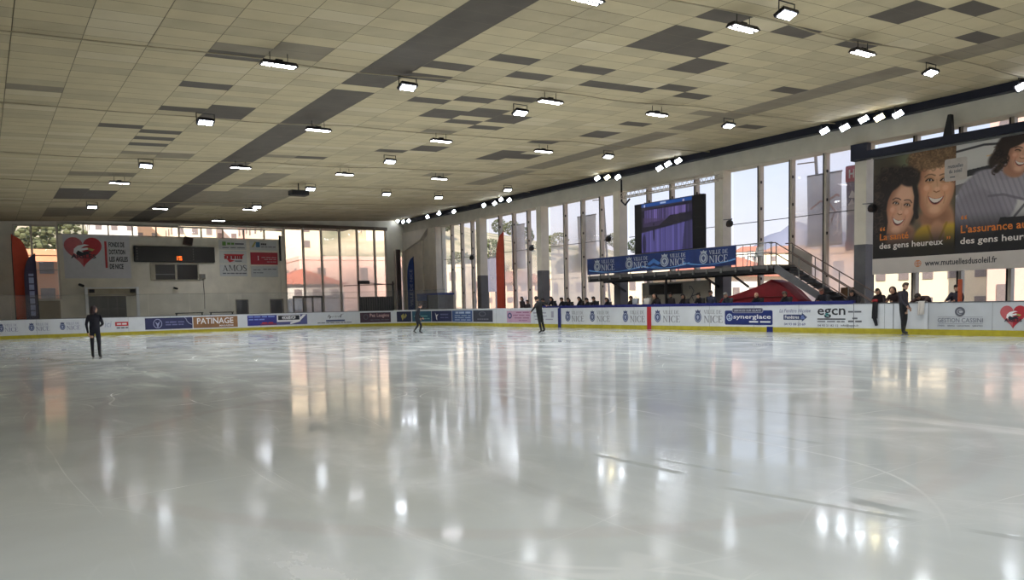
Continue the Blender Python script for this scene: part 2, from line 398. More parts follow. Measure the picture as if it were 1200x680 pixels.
# rink outline (end boards at UE, window-side boards at VN)
UE, VN, VS, RAD = 53.2, 26.39, -4.17, 6.6
def rink_curve(n=40):
    P = [(-2.6+2*i, VS) for i in range(int((UE-RAD+2.6)/2)+1)]
    P.append((UE-RAD, VS))
    P += [(UE-RAD+RAD*math.sin(a), VS+RAD-RAD*math.cos(a)) for a in [PI/2*i/n for i in range(1, n+1)]]
    P += [(UE, VS+RAD+(VN-VS-2*RAD)*i/8) for i in range(1, 9)]
    P += [(UE-RAD+RAD*math.cos(a), VN-RAD+RAD*math.sin(a)) for a in [PI/2*i/n for i in range(1, n+1)]]
    P += [(UE-RAD-i, VN) for i in range(1, int(UE-RAD+2.6)+1)]
    return P
RC = rink_curve()
Sarr = [0.0]
for a, b_ in zip(RC, RC[1:]): Sarr.append(Sarr[-1]+math.hypot(b_[0]-a[0], b_[1]-a[1]))
Sarr = np.array(Sarr); RCu = np.array([p[0] for p in RC]); RCv = np.array([p[1] for p in RC])
def bp_(s, z, off=0.0):   # point on the boards at arc length s, OFF metres towards the ice
    e = .05; u = np.interp(s, Sarr, RCu); v = np.interp(s, Sarr, RCv)
    du = np.interp(s+e, Sarr, RCu)-np.interp(s-e, Sarr, RCu); dv = np.interp(s+e, Sarr, RCv)-np.interp(s-e, Sarr, RCv)
    l = math.hypot(du, dv); nu, nv = -dv/l, du/l   # right-hand side of travel = towards ice
    return W(u+nu*off, v+nv*off, z)
_ss = np.linspace(0, Sarr[-1], 3000)
_px = np.array([pj([np.interp(s, Sarr, RCu), np.interp(s, Sarr, RCv), .6])[0] if np.interp(s, Sarr, RCu) > 8 and np.interp(s, Sarr, RCv) > -3 or np.interp(s, Sarr, RCu) > 30 else np.nan for s in _ss])
_ok = ~np.isnan(_px)
def s_of(x):
    xs, ss = _px[_ok], _ss[_ok]; o = np.argsort(xs); return float(np.interp(x, xs[o], ss[o]))
# ------------------------------------------------------------------ floor and ice
mb = MB(); mb.box(-9, 75, -9, 30.4, -.3, -.02)
struct(mb.build('floor', mat('rubber_floor', (70, 70, 74), .8, var=.12)), 'dark rubber floor around the rink')
mb = MB(); outl = [(-6.5, VS), ]+[p for p in RC]+[(-6.5, VN)]
mb.add([W(u, v, 0) for u, v in outl]+[W(u, v, -.02) for u, v in outl], [tuple(range(len(outl)))]+[(i, (i+1) % len(outl), (i+1) % len(outl)+len(outl), i+len(outl)) for i in range(len(outl))])
ice = mb.build('floor_ice', make_ice()); struct(ice, 'grey white scratched ice sheet of the rink')
ice.data.transform(Matrix.Translation(ice.location)); ice.location = (0, 0, 0)

# ------------------------------------------------------------------ ceiling of 1.31 x 0.595 m panels, some of them dark
DARK = {2: [  # outlines of the dark panel groups
 [(242,58),(311,70),(305,75),(241,64)], [(208,94),(265,105),(263,109),(204,100)], [(184,117),(235,127),(245,121),(296,127),(283,139),(176,128)],
 [(107,142),(202,154),(197,159),(103,146)], [(147,156),(193,162),(189,165),(144,160)], [(140,164),(185,170),(180,173),(138,168)],
 [(24,192),(63,196),(55,199),(22,196)], [(83,221),(114,222),(145,227),(136,235),(74,233)],
 [(517,68),(565,75),(554,82),(508,75)], [(484,82),(535,88),(524,96),(476,88)], [(594,61),(646,68),(633,75),(587,68)], [(605,83),(655,88),(642,95),(600,88)],
 [(682,74),(700,76),(700,86),(675,82)], [(690,95),(700,96),(700,103),(681,101)], [(485,115),(526,119),(517,125),(475,119)], [(539,114),(578,119),(570,124),(530,119)],
 [(590,113),(631,117),(620,122),(583,119)], [(506,129),(541,133),(532,139),(495,133)], [(561,125),(594,129),(579,137),(546,133)], [(590,134),(627,137),(609,146),(570,142)],
 [(535,139),(563,142),(555,146),(522,143)], [(557,147),(589,150),(581,154),(546,151)], [(491,170),(524,173),(511,178),(478,175)], [(447,174),(475,176),(469,179),(438,177)],
 [(579,176),(612,179),(629,183),(623,186),(598,184),(587,189),(550,188)], [(342,180),(377,184),(374,187),(339,183)], [(627,164),(657,166),(649,169),(620,167)],
 [(800,30),(837,38),(817,48),(852,55),(813,72),(784,66),(734,57)], [(815,72),(843,77),(828,85),(793,79)], [(692,74),(729,81),(710,88),(675,81)], [(607,82),(651,88),(637,96),(600,88)], [(600,61),(644,68),(629,75),(600,72)],
 [(696,96),(764,106),(751,110),(679,101)], [(789,97),(817,103),(804,109),(771,104)], [(804,109),(830,113),(821,118),(788,115)],
 [(850,10),(894,17),(872,26),(824,18)], [(927,29),(966,37),(947,46),(909,37)], [(949,86),(958,88),(927,99),(914,96)], [(924,100),(946,105),(931,110),(905,106)],
 [(740,143),(762,146),(747,150),(723,146)], [(696,154),(736,158),(721,162),(685,158)], [(637,164),(655,166),(644,169),(624,167)], [(874,146),(912,149),(894,153),(865,149)],
 [(1025,20),(1056,29),(1081,21),(1051,12)], [(1056,11),(1081,21),(1114,12),(1086,2)], [(1121,11),(1148,21),(1178,12),(1149,3)], [(909,37),(942,46),(965,38),(931,29)], [(978,53),(1012,59),(1031,53),(1003,45)],
 [(1140,40),(1167,46),(1140,54),(1119,45)], [(939,-4),(972,-4),(954,4)], [(840,9),(890,19),(870,27),(840,22)], [(840,53),(853,56),(840,61)], [(955,87),(960,90),(924,98),(913,96)], [(924,101),(945,105),(930,110),(904,105)]],
 1: [[(327,51),(384,57),(379,72),(320,64)], [(254,45),(316,57),(312,63),(254,55)], [(129,175),(211,178),(206,185),(125,180)], [(103,200),(158,204),(154,209),(97,206)], [(4,92),(35,97),(64,107),(62,112),(31,108),(2,98)],
 [(235,225),(331,222),(320,243),(217,241)], [(300,225),(350,222),(330,235),(280,240)], [(325,180),(357,184),(353,189),(322,185)], [(493,151),(550,156),(539,160),(478,156)], [(817,129),(857,132),(850,138),(810,134)],
 [(505,203),(540,204),(530,207),(500,206)], [(60,245),(130,240),(120,252),(50,254)], [(150,247),(230,243),(215,256),(140,254)]]}
def inside(P, x, y):
    r = False; j = len(P)-1
    for i in range(len(P)):
        xi, yi = P[i]; xj, yj = P[j]
        if (yi > y) != (yj > y) and x < (xj-xi)*(y-yi)/(yj-yi)+xi: r = not r
        j = i
    return r
TV, TU, V0 = 1.31, .595, .88-1.31*7
mb = MB(); rnd = random.Random(3); nv = int((29.3-V0)/TV)+1; g = .008
rowtone = {}
for j in range(nv):
    va, vb = V0+j*TV, min(V0+(j+1)*TV, 29.45)
    for i in range(-14, 102):
        ua, ub = i*TU, (i+1)*TU; uc, vc = (ua+ub)/2, (va+vb)/2
        k = rnd.choices([0, 1, 2], [6, 3, 1])[0]
        zc = ceil_z(vc)
        if uc > 6 and vc > -2:
            x, y = pj([uc, vc, zc])
            if any(inside(P, x, y) for P in DARK[1]): k = 4
            if any(inside(P, x, y) for P in DARK[2]): k = 3
        if j == 13 and not (i*7+j) % 53 == 0: k = 3                   # long dark strip
        if j == 24 and i < 66 and not (i % 17 in (5,)): k = 4        # fainter strip near the window wall
        if j == 8+7 and 60 < i < 80: k = max(k, rnd.choice([0, 4]))
        gu = g if k != 3 else .004
        mb.quad([W(ua+gu, va+g, ceil_z(va+g)), W(ub-gu, va+g, ceil_z(va+g)), W(ub-gu, vb-g, ceil_z(vb-g)), W(ua+gu, vb-g, ceil_z(vb-g))], k)
M_ceil = [mat('ceiling_panel_'+n, c, .8, var=v, scale=1.3) for n, c, v in (('cream', (192, 176, 141), .06), ('dull', (180, 165, 133), .07), ('pale', (198, 183, 151), .05), ('dark', (88, 79, 69), .12), ('stained', (136, 124, 104), .12))]
mb.box(-9, 76, -10, 30.6, 9.0, 9.3, 5)
P = [W(u, v, ceil_z(v)+dz) for dz in (.03, .1) for u, v in ((-9, V0), (61, V0), (61, 29.45), (-9, 29.45))]
mb.hexa(P, 6)
ce = mb.build('ceiling', M_ceil+[mat('roof_slab', (90, 90, 90), .9), mat('ceiling_grid', (112, 102, 84), .8)]); struct(ce, 'beige panelled ceiling with dark missing panels')
# crossing seams of the ceiling: shallow rails the lamps hang from
for i, u in enumerate((5.0, 12.35, 19.7, 26.4, 34.4, 41.0, 48.4)):
    pts = [W(u+.12*math.sin(v*.7+i), v, ceil_z(v)-.06-.05*abs(math.sin((v-.88)*PI/5.0))) for v in np.arange(-6, 29.2, .5)]
    struct(MB().tube(pts, .016, 6).build('trim_%d' % (i+1), mat('cable_rail', (160, 148, 122), .7)), 'slightly sagging ceiling rail that carries a row of lamps')

# ------------------------------------------------------------------ end wall at U=60 (scoreboard wall)
UW = 60.0
def ztop(v): return 7.10+.024*v
def wbox(mb, va, vb, za, zb, mi=0, d=.3): mb.box(UW, UW+d, va, vb, za, zb, mi)
mb = MB()
wbox(mb, -9, 2.02, -.05, 9); wbox(mb, 2.02, 4.47, -.05, 2.32); wbox(mb, 4.47, 19.45, -.05, 6.56)
wbox(mb, 27.92, 28.62, -.05, 9); wbox(mb, 29.46, 30.4, -.05, 9); wbox(mb, 19.45, 29.5, -.05, .2)
for va, vb in ((2.02, 4.47), (4.47, 12), (12, 19.45), (19.45, 27.92), (28.62, 29.46)):
    z = ztop((va+vb)/2) if vb < 28 else 6.0
    mb.box(UW, UW+.3, va, vb, z, 9)
struct(mb.build('wall_end', M_plaster), 'beige end wall that carries the scoreboard')
mb = MB(); mb.box(UW-.03, UW+.0, 19.1, 19.45, 0, 6.9); struct(mb.build('trim_20', M_pillar), 'pale edge of the end wall beside the tall windows')
mb = MB(); mb.box(UW-.35, UW-.002, 2.0, 27.9, 7.55, 7.8); struct(mb.build('trim_21', mat('duct_brown', (96, 84, 72), .7)), 'dull brown pelmet below the ceiling of the end wall')
# walls behind the camera side keep the hall closed
mb = MB(); mb.box(-9, 60.3, -9.3, -9, -.3, 9); struct(mb.build('wall_back', M_plaster))
mb = MB(); mb.box(-9.3, -9, -9.3, 30.6, -.3, 9); struct(mb.build('wall_near', M_plaster))
M_glass = glass_mat('pane_clear', (1, 1, 1), .05)
M_film = glass_mat('pane_film', (1, .98, .97), .58, (252, 242, 236), 1, .18)
M_film2 = glass_mat('pane_film_light', (1, .98, .97), .28, (252, 242, 236), 1, .2)
def end_window(idx, edges, zb, zt, label, films=(), mull=.11):
    root = thing('window_%d' % idx, label, None, W(UW+.1, edges[0], zb), kind='structure')
    for i, (a, b) in enumerate(zip(edges, edges[1:])):
        t = zt((a+b)/2)
        mt = {0: M_glass, 1: M_film2, 2: M_film}[films[i] if i < len(films) else 0]
        MB().box(UW+.14, UW+.152, a+.04, b-.04, zb+.04, t-.04).build('pane', mt, root)
        if t-zb > 2: MB().box(UW+.12, UW+.16, a+.04, b-.04, zb+1.9, zb+1.94).build('transom', M_alu, root)
    for e in edges:
        MB().box(UW-.06, UW+.2, e-mull/2, e+mull/2, zb, zt(e)).build('mullion', M_alu, root)
    MB().box(UW, UW+.2, edges[0], edges[-1], zb, zb+.05).build('sill', M_alu, root)
    MB().box(UW, UW+.2, edges[0], edges[-1], min(zt(edges[0]), zt(edges[-1]))-.1, min(zt(edges[0]), zt(edges[-1]))).build('window_head', M_alu, root)
    return root
end_window(1, [2.04, 3.0, 4.45], 2.34, lambda v: 7.16, 'two-pane window behind the red feather flag', (0, 0))
end_window(2, [4.5+1.5*i for i in range(10)]+[19.4], 6.58, lambda v: ztop(12)-.02, 'narrow strip of windows above the scoreboard', (0,)*12, .06)
end_window(3, [19.5, 20.96, 22.42, 23.92, 25.40, 26.9, 27.9], .22, lambda v: ztop(24), 'tall windows beside the sponsor boards', (1, 2, 2, 2, 2, 1))
end_window(4, [28.64, 29.44], .22, lambda v: 5.95, 'slim window between two pillars in the corner', (2,))
# panel below window_1
mb = MB(); mb.box(UW-.03, UW, 3.05, 4.4, .1, 2.25)
for k in range(6): mb.box(UW-.05, UW-.03, 3.08+k*.22, 3.24+k*.22, .2, 2.2)
struct(mb.build('trim_22', mat('panel_beige', (150, 138, 118), .8)), 'beige slatted panel below the window')
# ------------------------------------------------------------------ window wall at V=30
mb = MB(); mb.box(-9.3, 60.3, 29.5, 30.4, 7.42, 9.0); struct(mb.build('wall_beam', M_beam), 'long beige beam above the window wall')
mb = MB(); mb.box(-9.3, 54.6, 29.9, 30.4, -.3, .18); mb.box(54.45, 60.3, 30.0, 30.4, -.3, 9); struct(mb.build('wall_window', M_plaster), 'low sill wall under the tall windows')
mb = MB(); mb.box(-9, 61, 29.15, 29.5, 8.12, 8.5); struct(mb.build('trim_23', M_navy), 'dark strip where the ceiling meets the window wall')
CK = [18.6+7.33*k for k in range(-3, 5)]
for i, c in enumerate(CK):
    p = MB().box(c, c+.5, 29.5, 30.09, 3.42, 7.42).build('wall_pillar', M_pillar); struct(p, 'pale pillar of the window wall with a dark painted foot')
    struct(MB().box(c-.005, c+.505, 29.494, 30.095, -.02, 3.42).build('pillar_foot', M_dado, p))
p = MB(); p.box(54.45, 55.75, 29.5, 30.05, -.02, 7.42); p.box(55.75, 57.0, 29.75, 30.05, -.02, 7.42); p.box(57.0, 60, 29.6, 30.05, -.02, 7.42)
p.hexa([W(56.9, 29.4, 6.6), W(60, 29.4, 5.9), W(60, 29.75, 5.9), W(56.9, 29.75, 6.6), W(55.6, 29.4, 7.42), W(60, 29.4, 7.42), W(60, 29.75, 7.42), W(55.6, 29.75, 7.42)])
struct(p.build('wall_corner', M_pillar), 'pale concrete corner pillar with a sloping haunch')
BAYS = [(CK[k]+.5, CK[k+1]) for k in range(len(CK)-1)]+[(CK[-1]+.5, 54.45)]
for bi, (a, b) in enumerate(BAYS):
    root = thing('window_%d' % (10+bi), 'tall glazed bay between two pillars', None, W((a+b)/2, 30.2, .18), kind='structure')
    w = (b-a)/4
    fl = {7: (1, 1, 2, 1), 6: (1, 1, 2, 1), 5: (2, 2, 2, 1), 4: (0, 0, 0, 0), 3: (0, 0, 2, 2), 2: (0, 0, 0, 0)}.get(bi, (0, 0, 0, 0))
    for q in range(4):
        x0, x1 = a+q*w, a+(q+1)*w
        # lower half carries a milky film on some panes
        mt = [M_glass, M_film2, M_film][fl[3-q]]
        MB().box(x0+.03, x1-.03, 30.22, 30.232, .2, 4.9).build('pane', mt, root)
        MB().box(x0+.03, x1-.03, 30.22, 30.232, 4.92, 7.42).build('pane', mt, root)
        MB().box(x0, x1, 30.21, 30.24, 4.895, 4.925).build('transom', M_seal, root)
        if q:
            mu = MB().box(x0-.05, x0+.06, 30.03, 30.28, .18, 7.42).build('mullion', M_alu, root)
            sl = MB(); sl.box(x0+.06, x0+.12, 30.02, 30.25, .18, 7.42)
            for z in (2.2, 4.0, 5.4, 6.6): sl.box(x0-.085, x0-.05, 30.03, 30.11, z, z+.12)
            sl.build('seal_strip', M_seal, mu)
# white stripes: door/bits in the lower windows of the end wall
r = thing('door_1', 'glazed double door in the tall end windows', None, W(UW, 20.3, .2), kind='structure')
mb = MB()
for v in (20.0, 20.75, 21.5, 22.25):
    mb.box(UW-.12, UW-.02, v-.05, v+.05, .2, 2.3)
mb.box(UW-.12, UW-.02, 19.95, 22.3, 2.2, 2.34); mb.box(UW-.12, UW-.02, 19.95, 22.3, .2, .5)
mb.build('door_frame', mat('door_grey', (104, 100, 96), .5, .3), r)
MB().box(UW-.08, UW-.07, 20.8, 21.45, .5, 2.2).build('pane', M_glass, r); MB().box(UW-.08, UW-.07, 21.55, 22.2, .5, 2.2).build('pane', M_glass, r)
# dark service doors and rink entrance
M_door = mat('door_dark', (54, 56, 62), .6)
for i, (a, b) in enumerate(((15.73, 16.54), (18.25, 19.16))):
    d = MB().box(UW-.03, UW+.001, a, b, 0, 2.08).build('door_%d' % (i+2), M_door); struct(d, 'dark grey door in the end wall')
    f = MB(); f.box(UW-.05, UW, a-.06, a, 0, 2.14); f.box(UW-.05, UW, b, b+.06, 0, 2.14); f.box(UW-.05, UW, a-.06, b+.06, 2.08, 2.14)
    f.build('door_frame', mat('door_edge', (120, 114, 102), .6), d); MB().ball(W(UW-.06, b-.1, 1.0), .035, 8, 6).build('door_handle', M_steel, d)
g_ = thing('door_4', 'wide dark entrance framed by pale posts in the end wall', None, W(UW, 7.5, 0), kind='structure')
MB().box(UW-.02, UW+.001, 6.0, 8.35, 0, 2.5).build('door_leaf', mat('door_opening', (40, 40, 44), .5), g_)
mb = MB()
for k in range(4): mb.box(UW-.03, UW-.02, 6.05+k*.57, 6.1+k*.57, 0, 2.5)
mb.box(UW-.03, UW-.02, 6.0, 8.35, 1.6, 1.66); mb.build('door_rib', mat('door_rib', (74, 72, 70), .5), g_)
MB().box(UW-.25, UW, 6.0, 8.95, 2.5, 2.98).build('door_header', mat('header_beige', (160, 150, 128), .7), g_)
for v in (5.92, 9.03): MB().box(UW-.45, UW-.25, v-.09, v+.09, 0, 3.1).build('door_post', M_white, g_)
MB().bar(W(UW-.35, 5.92, 3.04), W(UW-.35, 9.03, 3.04), .08, .08).build('door_beam', M_white, g_)
for v in (6.25, 8.75): MB().box(UW-.4, UW-.2, v-.16, v+.16, 2.72, 2.95).build('door_bracket', M_dark, g_)
# ------------------------------------------------------------------ rink boards with their adverts
def strip(mb, s0, s1, z0, z1, offa, offb, mi=0, step=.4):
    n = max(1, int(math.ceil((s1-s0)/step))); vs = []; fs = []
    for i in range(n+1):
        s = s0+(s1-s0)*i/n
        vs += [bp_(s, z0, offa), bp_(s, z0, offb), bp_(s, z1, offb), bp_(s, z1, offa)]
    for i in range(n):
        a = 4*i
        for k in range(4): fs.append((a+k, a+(k+1) % 4, a+4+(k+1) % 4, a+4+k))
    fs += [(0, 3, 2, 1), (4*n, 4*n+1, 4*n+2, 4*n+3)]
    return mb.add(vs, fs, mi)
BT = 1.07
S_in = s_of(5)-14; S_end = Sarr[-1]-1
SEC = [(S_in, s_of(284), 'white rink boards with town adverts below the scoreboard wall', 'grey'), (s_of(284), s_of(461.5), 'white rink boards with a purple and red advert before the tall end windows', 'grey'),
       (s_of(461.5), s_of(586), 'curved rink boards covered in a row of small dark adverts', 'white'), (s_of(586), s_of(655.5), 'short run of rink boards with a pink advert', 'white'),
       (s_of(655.5), s_of(906), 'rink boards with a row of town crests below the platform', 'blue'), (s_of(906), s_of(1000), 'rink boards with the arrow advert and a phone number', 'blue'), (s_of(1000), s_of(1088.5), 'plain white rink gate where the coach leans over', 'dark'), (s_of(1088.5), S_end, 'pale grey rink boards with a red heart advert', 'dark')]
M_capgrey = mat('rail_grey', (92, 92, 96), .4); M_joint = mat('joint_grey', (132, 136, 142), .5)
BOARD = []
for s0, s1, lab, cap in SEC:
    t = thing('rink_boards', lab, 'rink boards', bp_((s0+s1)/2, 0))
    mb = MB(); strip(mb, s0, s1, .19, BT, -.10, 0); mb.build('board_panel', M_boardg if s0 == SEC[-1][0] else M_boardw, t)
    mb = MB(); strip(mb, s0, s1, 0, .19, -.10, .012); mb.build('kick_strip', M_yellow, t)
    mb = MB()
    if cap == 'blue': strip(mb, s0, s1, BT, BT+.13, -.14, .015)
    else: strip(mb, s0, s1, BT, BT+.035, -.12, .012)
    mb.build('top_rail', {'blue': M_bluecap, 'dark': M_capgrey, 'grey': M_capgrey, 'white': M_white}[cap], t)
    s = s0+1.2 if s0 != SEC[-1][0] else s_of(1163)
    while s < s1-.3: mb = MB(); strip(mb, s-.006, s+.006, .19, BT, 0, .003); mb.build('joint', M_joint, t); s += 2.4
    mb = MB(); strip(mb, s0+.02, s1-.02, .0, .9, -.5, -.42); mb.build('board_frame', M_steel, t)
    BOARD.append((s0, s1, t))
def board_at(x):
    s = s_of(x)
    for s0, s1, t in BOARD:
        if s0 <= s <= s1: return t
    return BOARD[-1][2]
def patch(x0, x1, z0, z1, m, name, parent, off=.004, label=None):
    mb = MB(); a, b = s_of(x0), s_of(x1); n = max(1, int((b-a)/.3)+1)
    for i in range(n):
        p, q = a+(b-a)*i/n, a+(b-a)*(i+1)/n
        mb.quad([bp_(p, z0, off), bp_(q, z0, off), bp_(q, z1, off), bp_(p, z1, off)])
    o = mb.build(name, m, parent)
    if label: o['label'] = label
    return o
def ink(m2, m, name, parent, off=.008, label=None):   # 2D shape in (s, z) coordinates
    o = MB().flat(m2, lambda x, y: bp_(x, y, off)).build(name, m, parent)
    if label: o['label'] = label
    return o
def sfit(m2, x0, x1, z0, z1): return fit(m2, s_of(x0), s_of(x1), z0, z1)
def nice_board(xc0, xc1, xt0, xt1, par, lo=.33, hi=.92, mcol=None):
    a, b = s_of(xc0), s_of(xc1); d, p = crest((a+b)/2, (lo+hi)/2, b-a, (hi-lo)*.95)
    c = ink(d, M_inkblue, 'town_crest', par); ink(p, M_palecrest, 'crest_centre', c, .011)
    h = hi-lo
    ink(join(sfit(serif_text('NICE'), xt0, xt1, lo+.04*h, lo+.55*h), sfit(serif_text('VILLE DE'), xt0, xt1-.06*(xt1-xt0), lo+.68*h, lo+.96*h)), mcol or M_inkgrey, 'lettering', par)
b0, b1, b2, b3, b4, b5, b6, b7 = [x[2] for x in BOARD]
M_inkpale = mat('ink_lilac', (104, 108, 150), .5)
for c0, c1, t0, t1 in ((-1.5, 4.5, 5.5, 21), (33.5, 40.5, 42, 58), (70, 76.5, 78, 94)):
    nice_board(c0, c1, t0, t1, b0, .4, .88, M_inkpale)
ink(join(sfit(text2d('ici', .01, .2), 122.5, 131, .5, .85)), mat('ink_faint', (176, 180, 200), .5), 'lettering', b0)
r = patch(135, 150.5, .55, .8, M_inkred, 'advert_panel', b0, label='small red advert plate'); ink(sfit(smudge(0, 1, 0, 1, 2, 5), 137, 148.5, .63, .72), M_inkwhite, 'lettering', r)
ink(sfit(smudge(0, 1, 0, 1, 3, 6), 136.5, 150, .40, .48), M_inkgrey, 'lettering', b0)
r = patch(170, 225.5, .27, .98, mat('ad_navy', (40, 44, 86), .4, var=.08), 'advert_panel', b0, label='navy advert with a pale bird badge')
ink(sfit(join(ring(.5, .5, .5, .5, .08), poly([(.2, .75), (.5, .5), (.8, .8), (.6, .3), (.55, .1), (.45, .1), (.4, .35)])), 179.5, 190, .33, .92), mat('ink_haze', (150, 156, 190), .5), 'bird_badge', r)
ink(join(sfit(smudge(0, 1, 0, 1, 3, 1), 194, 216, .66, .74), sfit(smudge(0, 1, 0, 1, 4, 2), 194, 215, .50, .58)), M_inkpale, 'lettering', r)
ink(sfit(stroke2([(0, 1), (.2, .9), (.35, .5), (.6, .2), (1, 0)], .1), 216, 225, .5, .98), mat('ink_haze', (150, 156, 190), .5), 'swoosh', r)
r = patch(226.5, 278.5, .27, .98, mat('ad_brown', (140, 100, 66), .4, var=.12), 'advert_panel', b0, label='brown skating magazine advert')
ink(sfit(text2d('PATINAGE', .012), 231, 273.5, .52, .90), M_inkwhite, 'lettering', r); ink(sfit(text2d('MAGAZINE', .01), 257, 273.5, .34, .44), M_inkwhite, 'lettering', r)
r = patch(290, 324, .3, .98, mat('ad_violet', (48, 50, 132), .4, var=.1), 'advert_panel', b1, label='violet advert with two pale lines and a red foot')
ink(join(sfit(smudge(0, 1, 0, 1, 4, 3), 291.5, 322, .84, .92), sfit(smudge(0, 1, 0, 1, 3, 4), 291.5, 310, .66, .74)), mat('ink_sky', (128, 150, 214), .5), 'lettering', r)
patch(305, 324, .3, .44, mat('ad_plum', (110, 48, 96), .4), 'foot_band', r, .006); ink(sfit(smudge(0, 1, 0, 1, 2, 9), 307, 320, .42, .5), M_inkred, 'lettering', r, .01)
r = patch(324, 360, .3, .98, mat('ad_bluegrey', (84, 88, 138), .4, var=.1), 'advert_panel', b1, label='advert with a white framed plate and striped lettering')
patch(324.5, 352, .50, .96, M_inkwhite, 'plate', r, .007); ink(sfit(join(rect(0, .18, 0, 1), rect(.82, 1, 0, 1), rect(0, 1, 0, .15), rect(0, 1, .85, 1)), 326, 351, .62, .92), M_inkdark, 'stripes', r, .01)
ink(sfit(text2d('OXY-GAZ', .02), 330, 348, .66, .88), M_inkdark, 'lettering', r, .012); ink(sfit(poly([(0, 0), (.55, .25), (1, 1), (.8, 1), (.45, .4), (0, .2)]), 340, 359, .32, .96), M_inkwhite, 'swoosh', r, .009)
ink(join(sfit(stroke2([(0, .3), (.08, .9), (.14, .4), (.1, .05), (.2, .5), (.28, .3), (.34, .6), (.4, .3), (.47, .65), (.52, .25), (.6, .6), (.66, .3), (.74, .7), (.8, .25), (.86, .9), (1, 1)], .05), 384, 403, .62, .94)), M_inkdark, 'script_lettering', b1)
ink(sfit(rect(0, 1, 0, 1), 382, 404, .42, .53), M_inkblue, 'underline', b1); ink(sfit(smudge(0, 1, 0, 1, 8, 3), 372, 412, .31, .36), M_inkgrey, 'lettering', b1)
r = patch(422, 458, .27, .98, mat('ad_maroon', (66, 46, 62), .4, var=.1), 'advert_panel', b1, label='dark maroon restaurant advert')
ink(sfit(text2d('Pez Laugiou', .02), 433.5, 456, .58, .9), mat('ink_rose', (196, 160, 160), .5), 'lettering', r); ink(sfit(ring(.5, .5, .5, .5, .12), 426, 431.5, .48, .86), M_inkgrey, 'badge', r); ink(sfit(smudge(0, 1, 0, 1, 4, 8), 434, 456, .42, .48), M_inkgrey, 'lettering', r)
adds = [(465, 482, (34, 40, 72), 'navy advert with a gold figure'), (483, 505.5, (44, 88, 112), 'teal advert with a pale line'), (506, 529.5, (40, 46, 88), 'navy advert with a white bird'), (530, 553.5, (60, 92, 150), 'blue advert with white lines'), (554.5, 577.5, (58, 60, 74), 'charcoal advert with grey lettering')]
for k, (x0, x1, c, lb) in enumerate(adds):
    r = patch(x0, x1, .27, 1.0, mat('ad_%s' % lb.split()[0]+str(k), c, .4, var=.1), 'advert_panel', b2, label=lb)
    w = x1-x0
    if k == 0: ink(sfit(join(poly([(.3, 0), (.6, .5), (.5, 1), (.1, .7)]), poly([(.6, .2), (1, .7), (.8, 1), (.65, .6)])), x0+5, x0+12, .36, .86), mat('ink_gold', (170, 160, 90), .5), 'figure', r)
    elif k == 1: ink(join(sfit(smudge(0, 1, 0, 1, 2, k), x0+2, x0+w*.8, .62, .68), sfit(smudge(0, 1, 0, 1, 3, k), x0+w*.5, x1-2, .44, .5)), mat('ink_mint', (120, 180, 176), .5), 'lettering', r)
    elif k == 2:
        ink(sfit(poly([(.2, 1), (.5, .65), (1, .8), (.6, .45), (.7, 0), (.45, .1), (.4, .4)]), x0+4, x0+8, .36, .9), M_inkwhite, 'bird', r)
        ink(join(sfit(smudge(0, 1, 0, 1, 1, k), x0+10, x1-4, .7, .8), sfit(smudge(0, 1, 0, 1, 2, k), x0+10, x1-4, .5, .57)), M_inkpale, 'lettering', r)
    elif k == 3: ink(join(sfit(smudge(0, 1, 0, 1, 3, 21), x0+4, x1-2, .8, .92), *[sfit(smudge(0, 1, 0, 1, 3, q), x0+3, x1-2, .36+.14*q, .41+.14*q) for q in range(3)]), mat('ink_ice', (190, 206, 230), .5), 'lettering', r)
    else: ink(join(sfit(ring(.5, .5, .5, .5, .1), x0+7, x0+15, .62, .92), sfit(smudge(0, 1, 0, 1, 5, 3), x0+5, x1-5, .4, .48)), mat('ink_silver', (130, 130, 140), .5), 'lettering', r)
r = patch(594, 622, .25, .95, mat('ad_pink', (196, 160, 184), .4, var=.08), 'advert_panel', b3, label='pink advert with a blue round badge')
ink(sfit(ring(.5, .5, .5, .5, .25), 595, 600, .48, .84), M_inkblue, 'round_badge', r); ink(join(sfit(smudge(0, 1, 0, 1, 2, 5), 605, 620, .82, .88), sfit(smudge(0, 1, 0, 1, 3, 6), 601, 621, .66, .71), sfit(smudge(0, 1, 0, 1, 2, 7), 603, 620, .5, .55), sfit(smudge(0, 1, 0, 1, 2, 8), 608, 618, .36, .4)), mat('ink_mauve', (150, 96, 130), .5), 'lettering', r)
ink(join(sfit(smudge(0, 1, 0, 1, 2, 5), 625, 640, .78, .86), sfit(smudge(0, 1, 0, 1, 2, 6), 626, 641, .6, .66), sfit(rect(0, 1, 0, 1), 646, 649, .55, .9), sfit(smudge(0, 1, 0, 1, 2, 7), 627, 648, .42, .48)), mat('ink_dove', (160, 160, 176), .5), 'lettering', b3)
mbc = MB(); strip(mbc, s_of(636), BOARD[3][1], BT+.03, BT+.13, -.14, .015); mbc.build('rail_cushion', M_bluecap, b3)['label'] = 'start of the blue padded rail'
patch(654, 657.6, 0.0, BT, M_blueline, 'blue_line', b4, .016, label='blue line painted up the boards')
for c0, c1, t0, t1 in ((662.5, 668.5, 670, 684.5), (691.3, 697.3, 699.5, 715), (729.8, 736.3, 738.5, 756), (767.2, 774.4, 777, 797), (814, 822, 825, 847)):
    nice_board(c0, c1, t0, t1, b4, .32, .92)
patch(758.4, 763.4, 0.0, BT, M_redline, 'red_line', b4, .016, label='red centre line painted up the boards')
M_syn = mat('ad_royal', (26, 44, 112), .4, var=.08)
a, b = s_of(849.5), s_of(905.5)
r = ink(rrect(a, b, .27, .87, .07), M_syn, 'advert_panel', b4, .005, 'royal blue ice supplier advert with a pill-shaped heading')
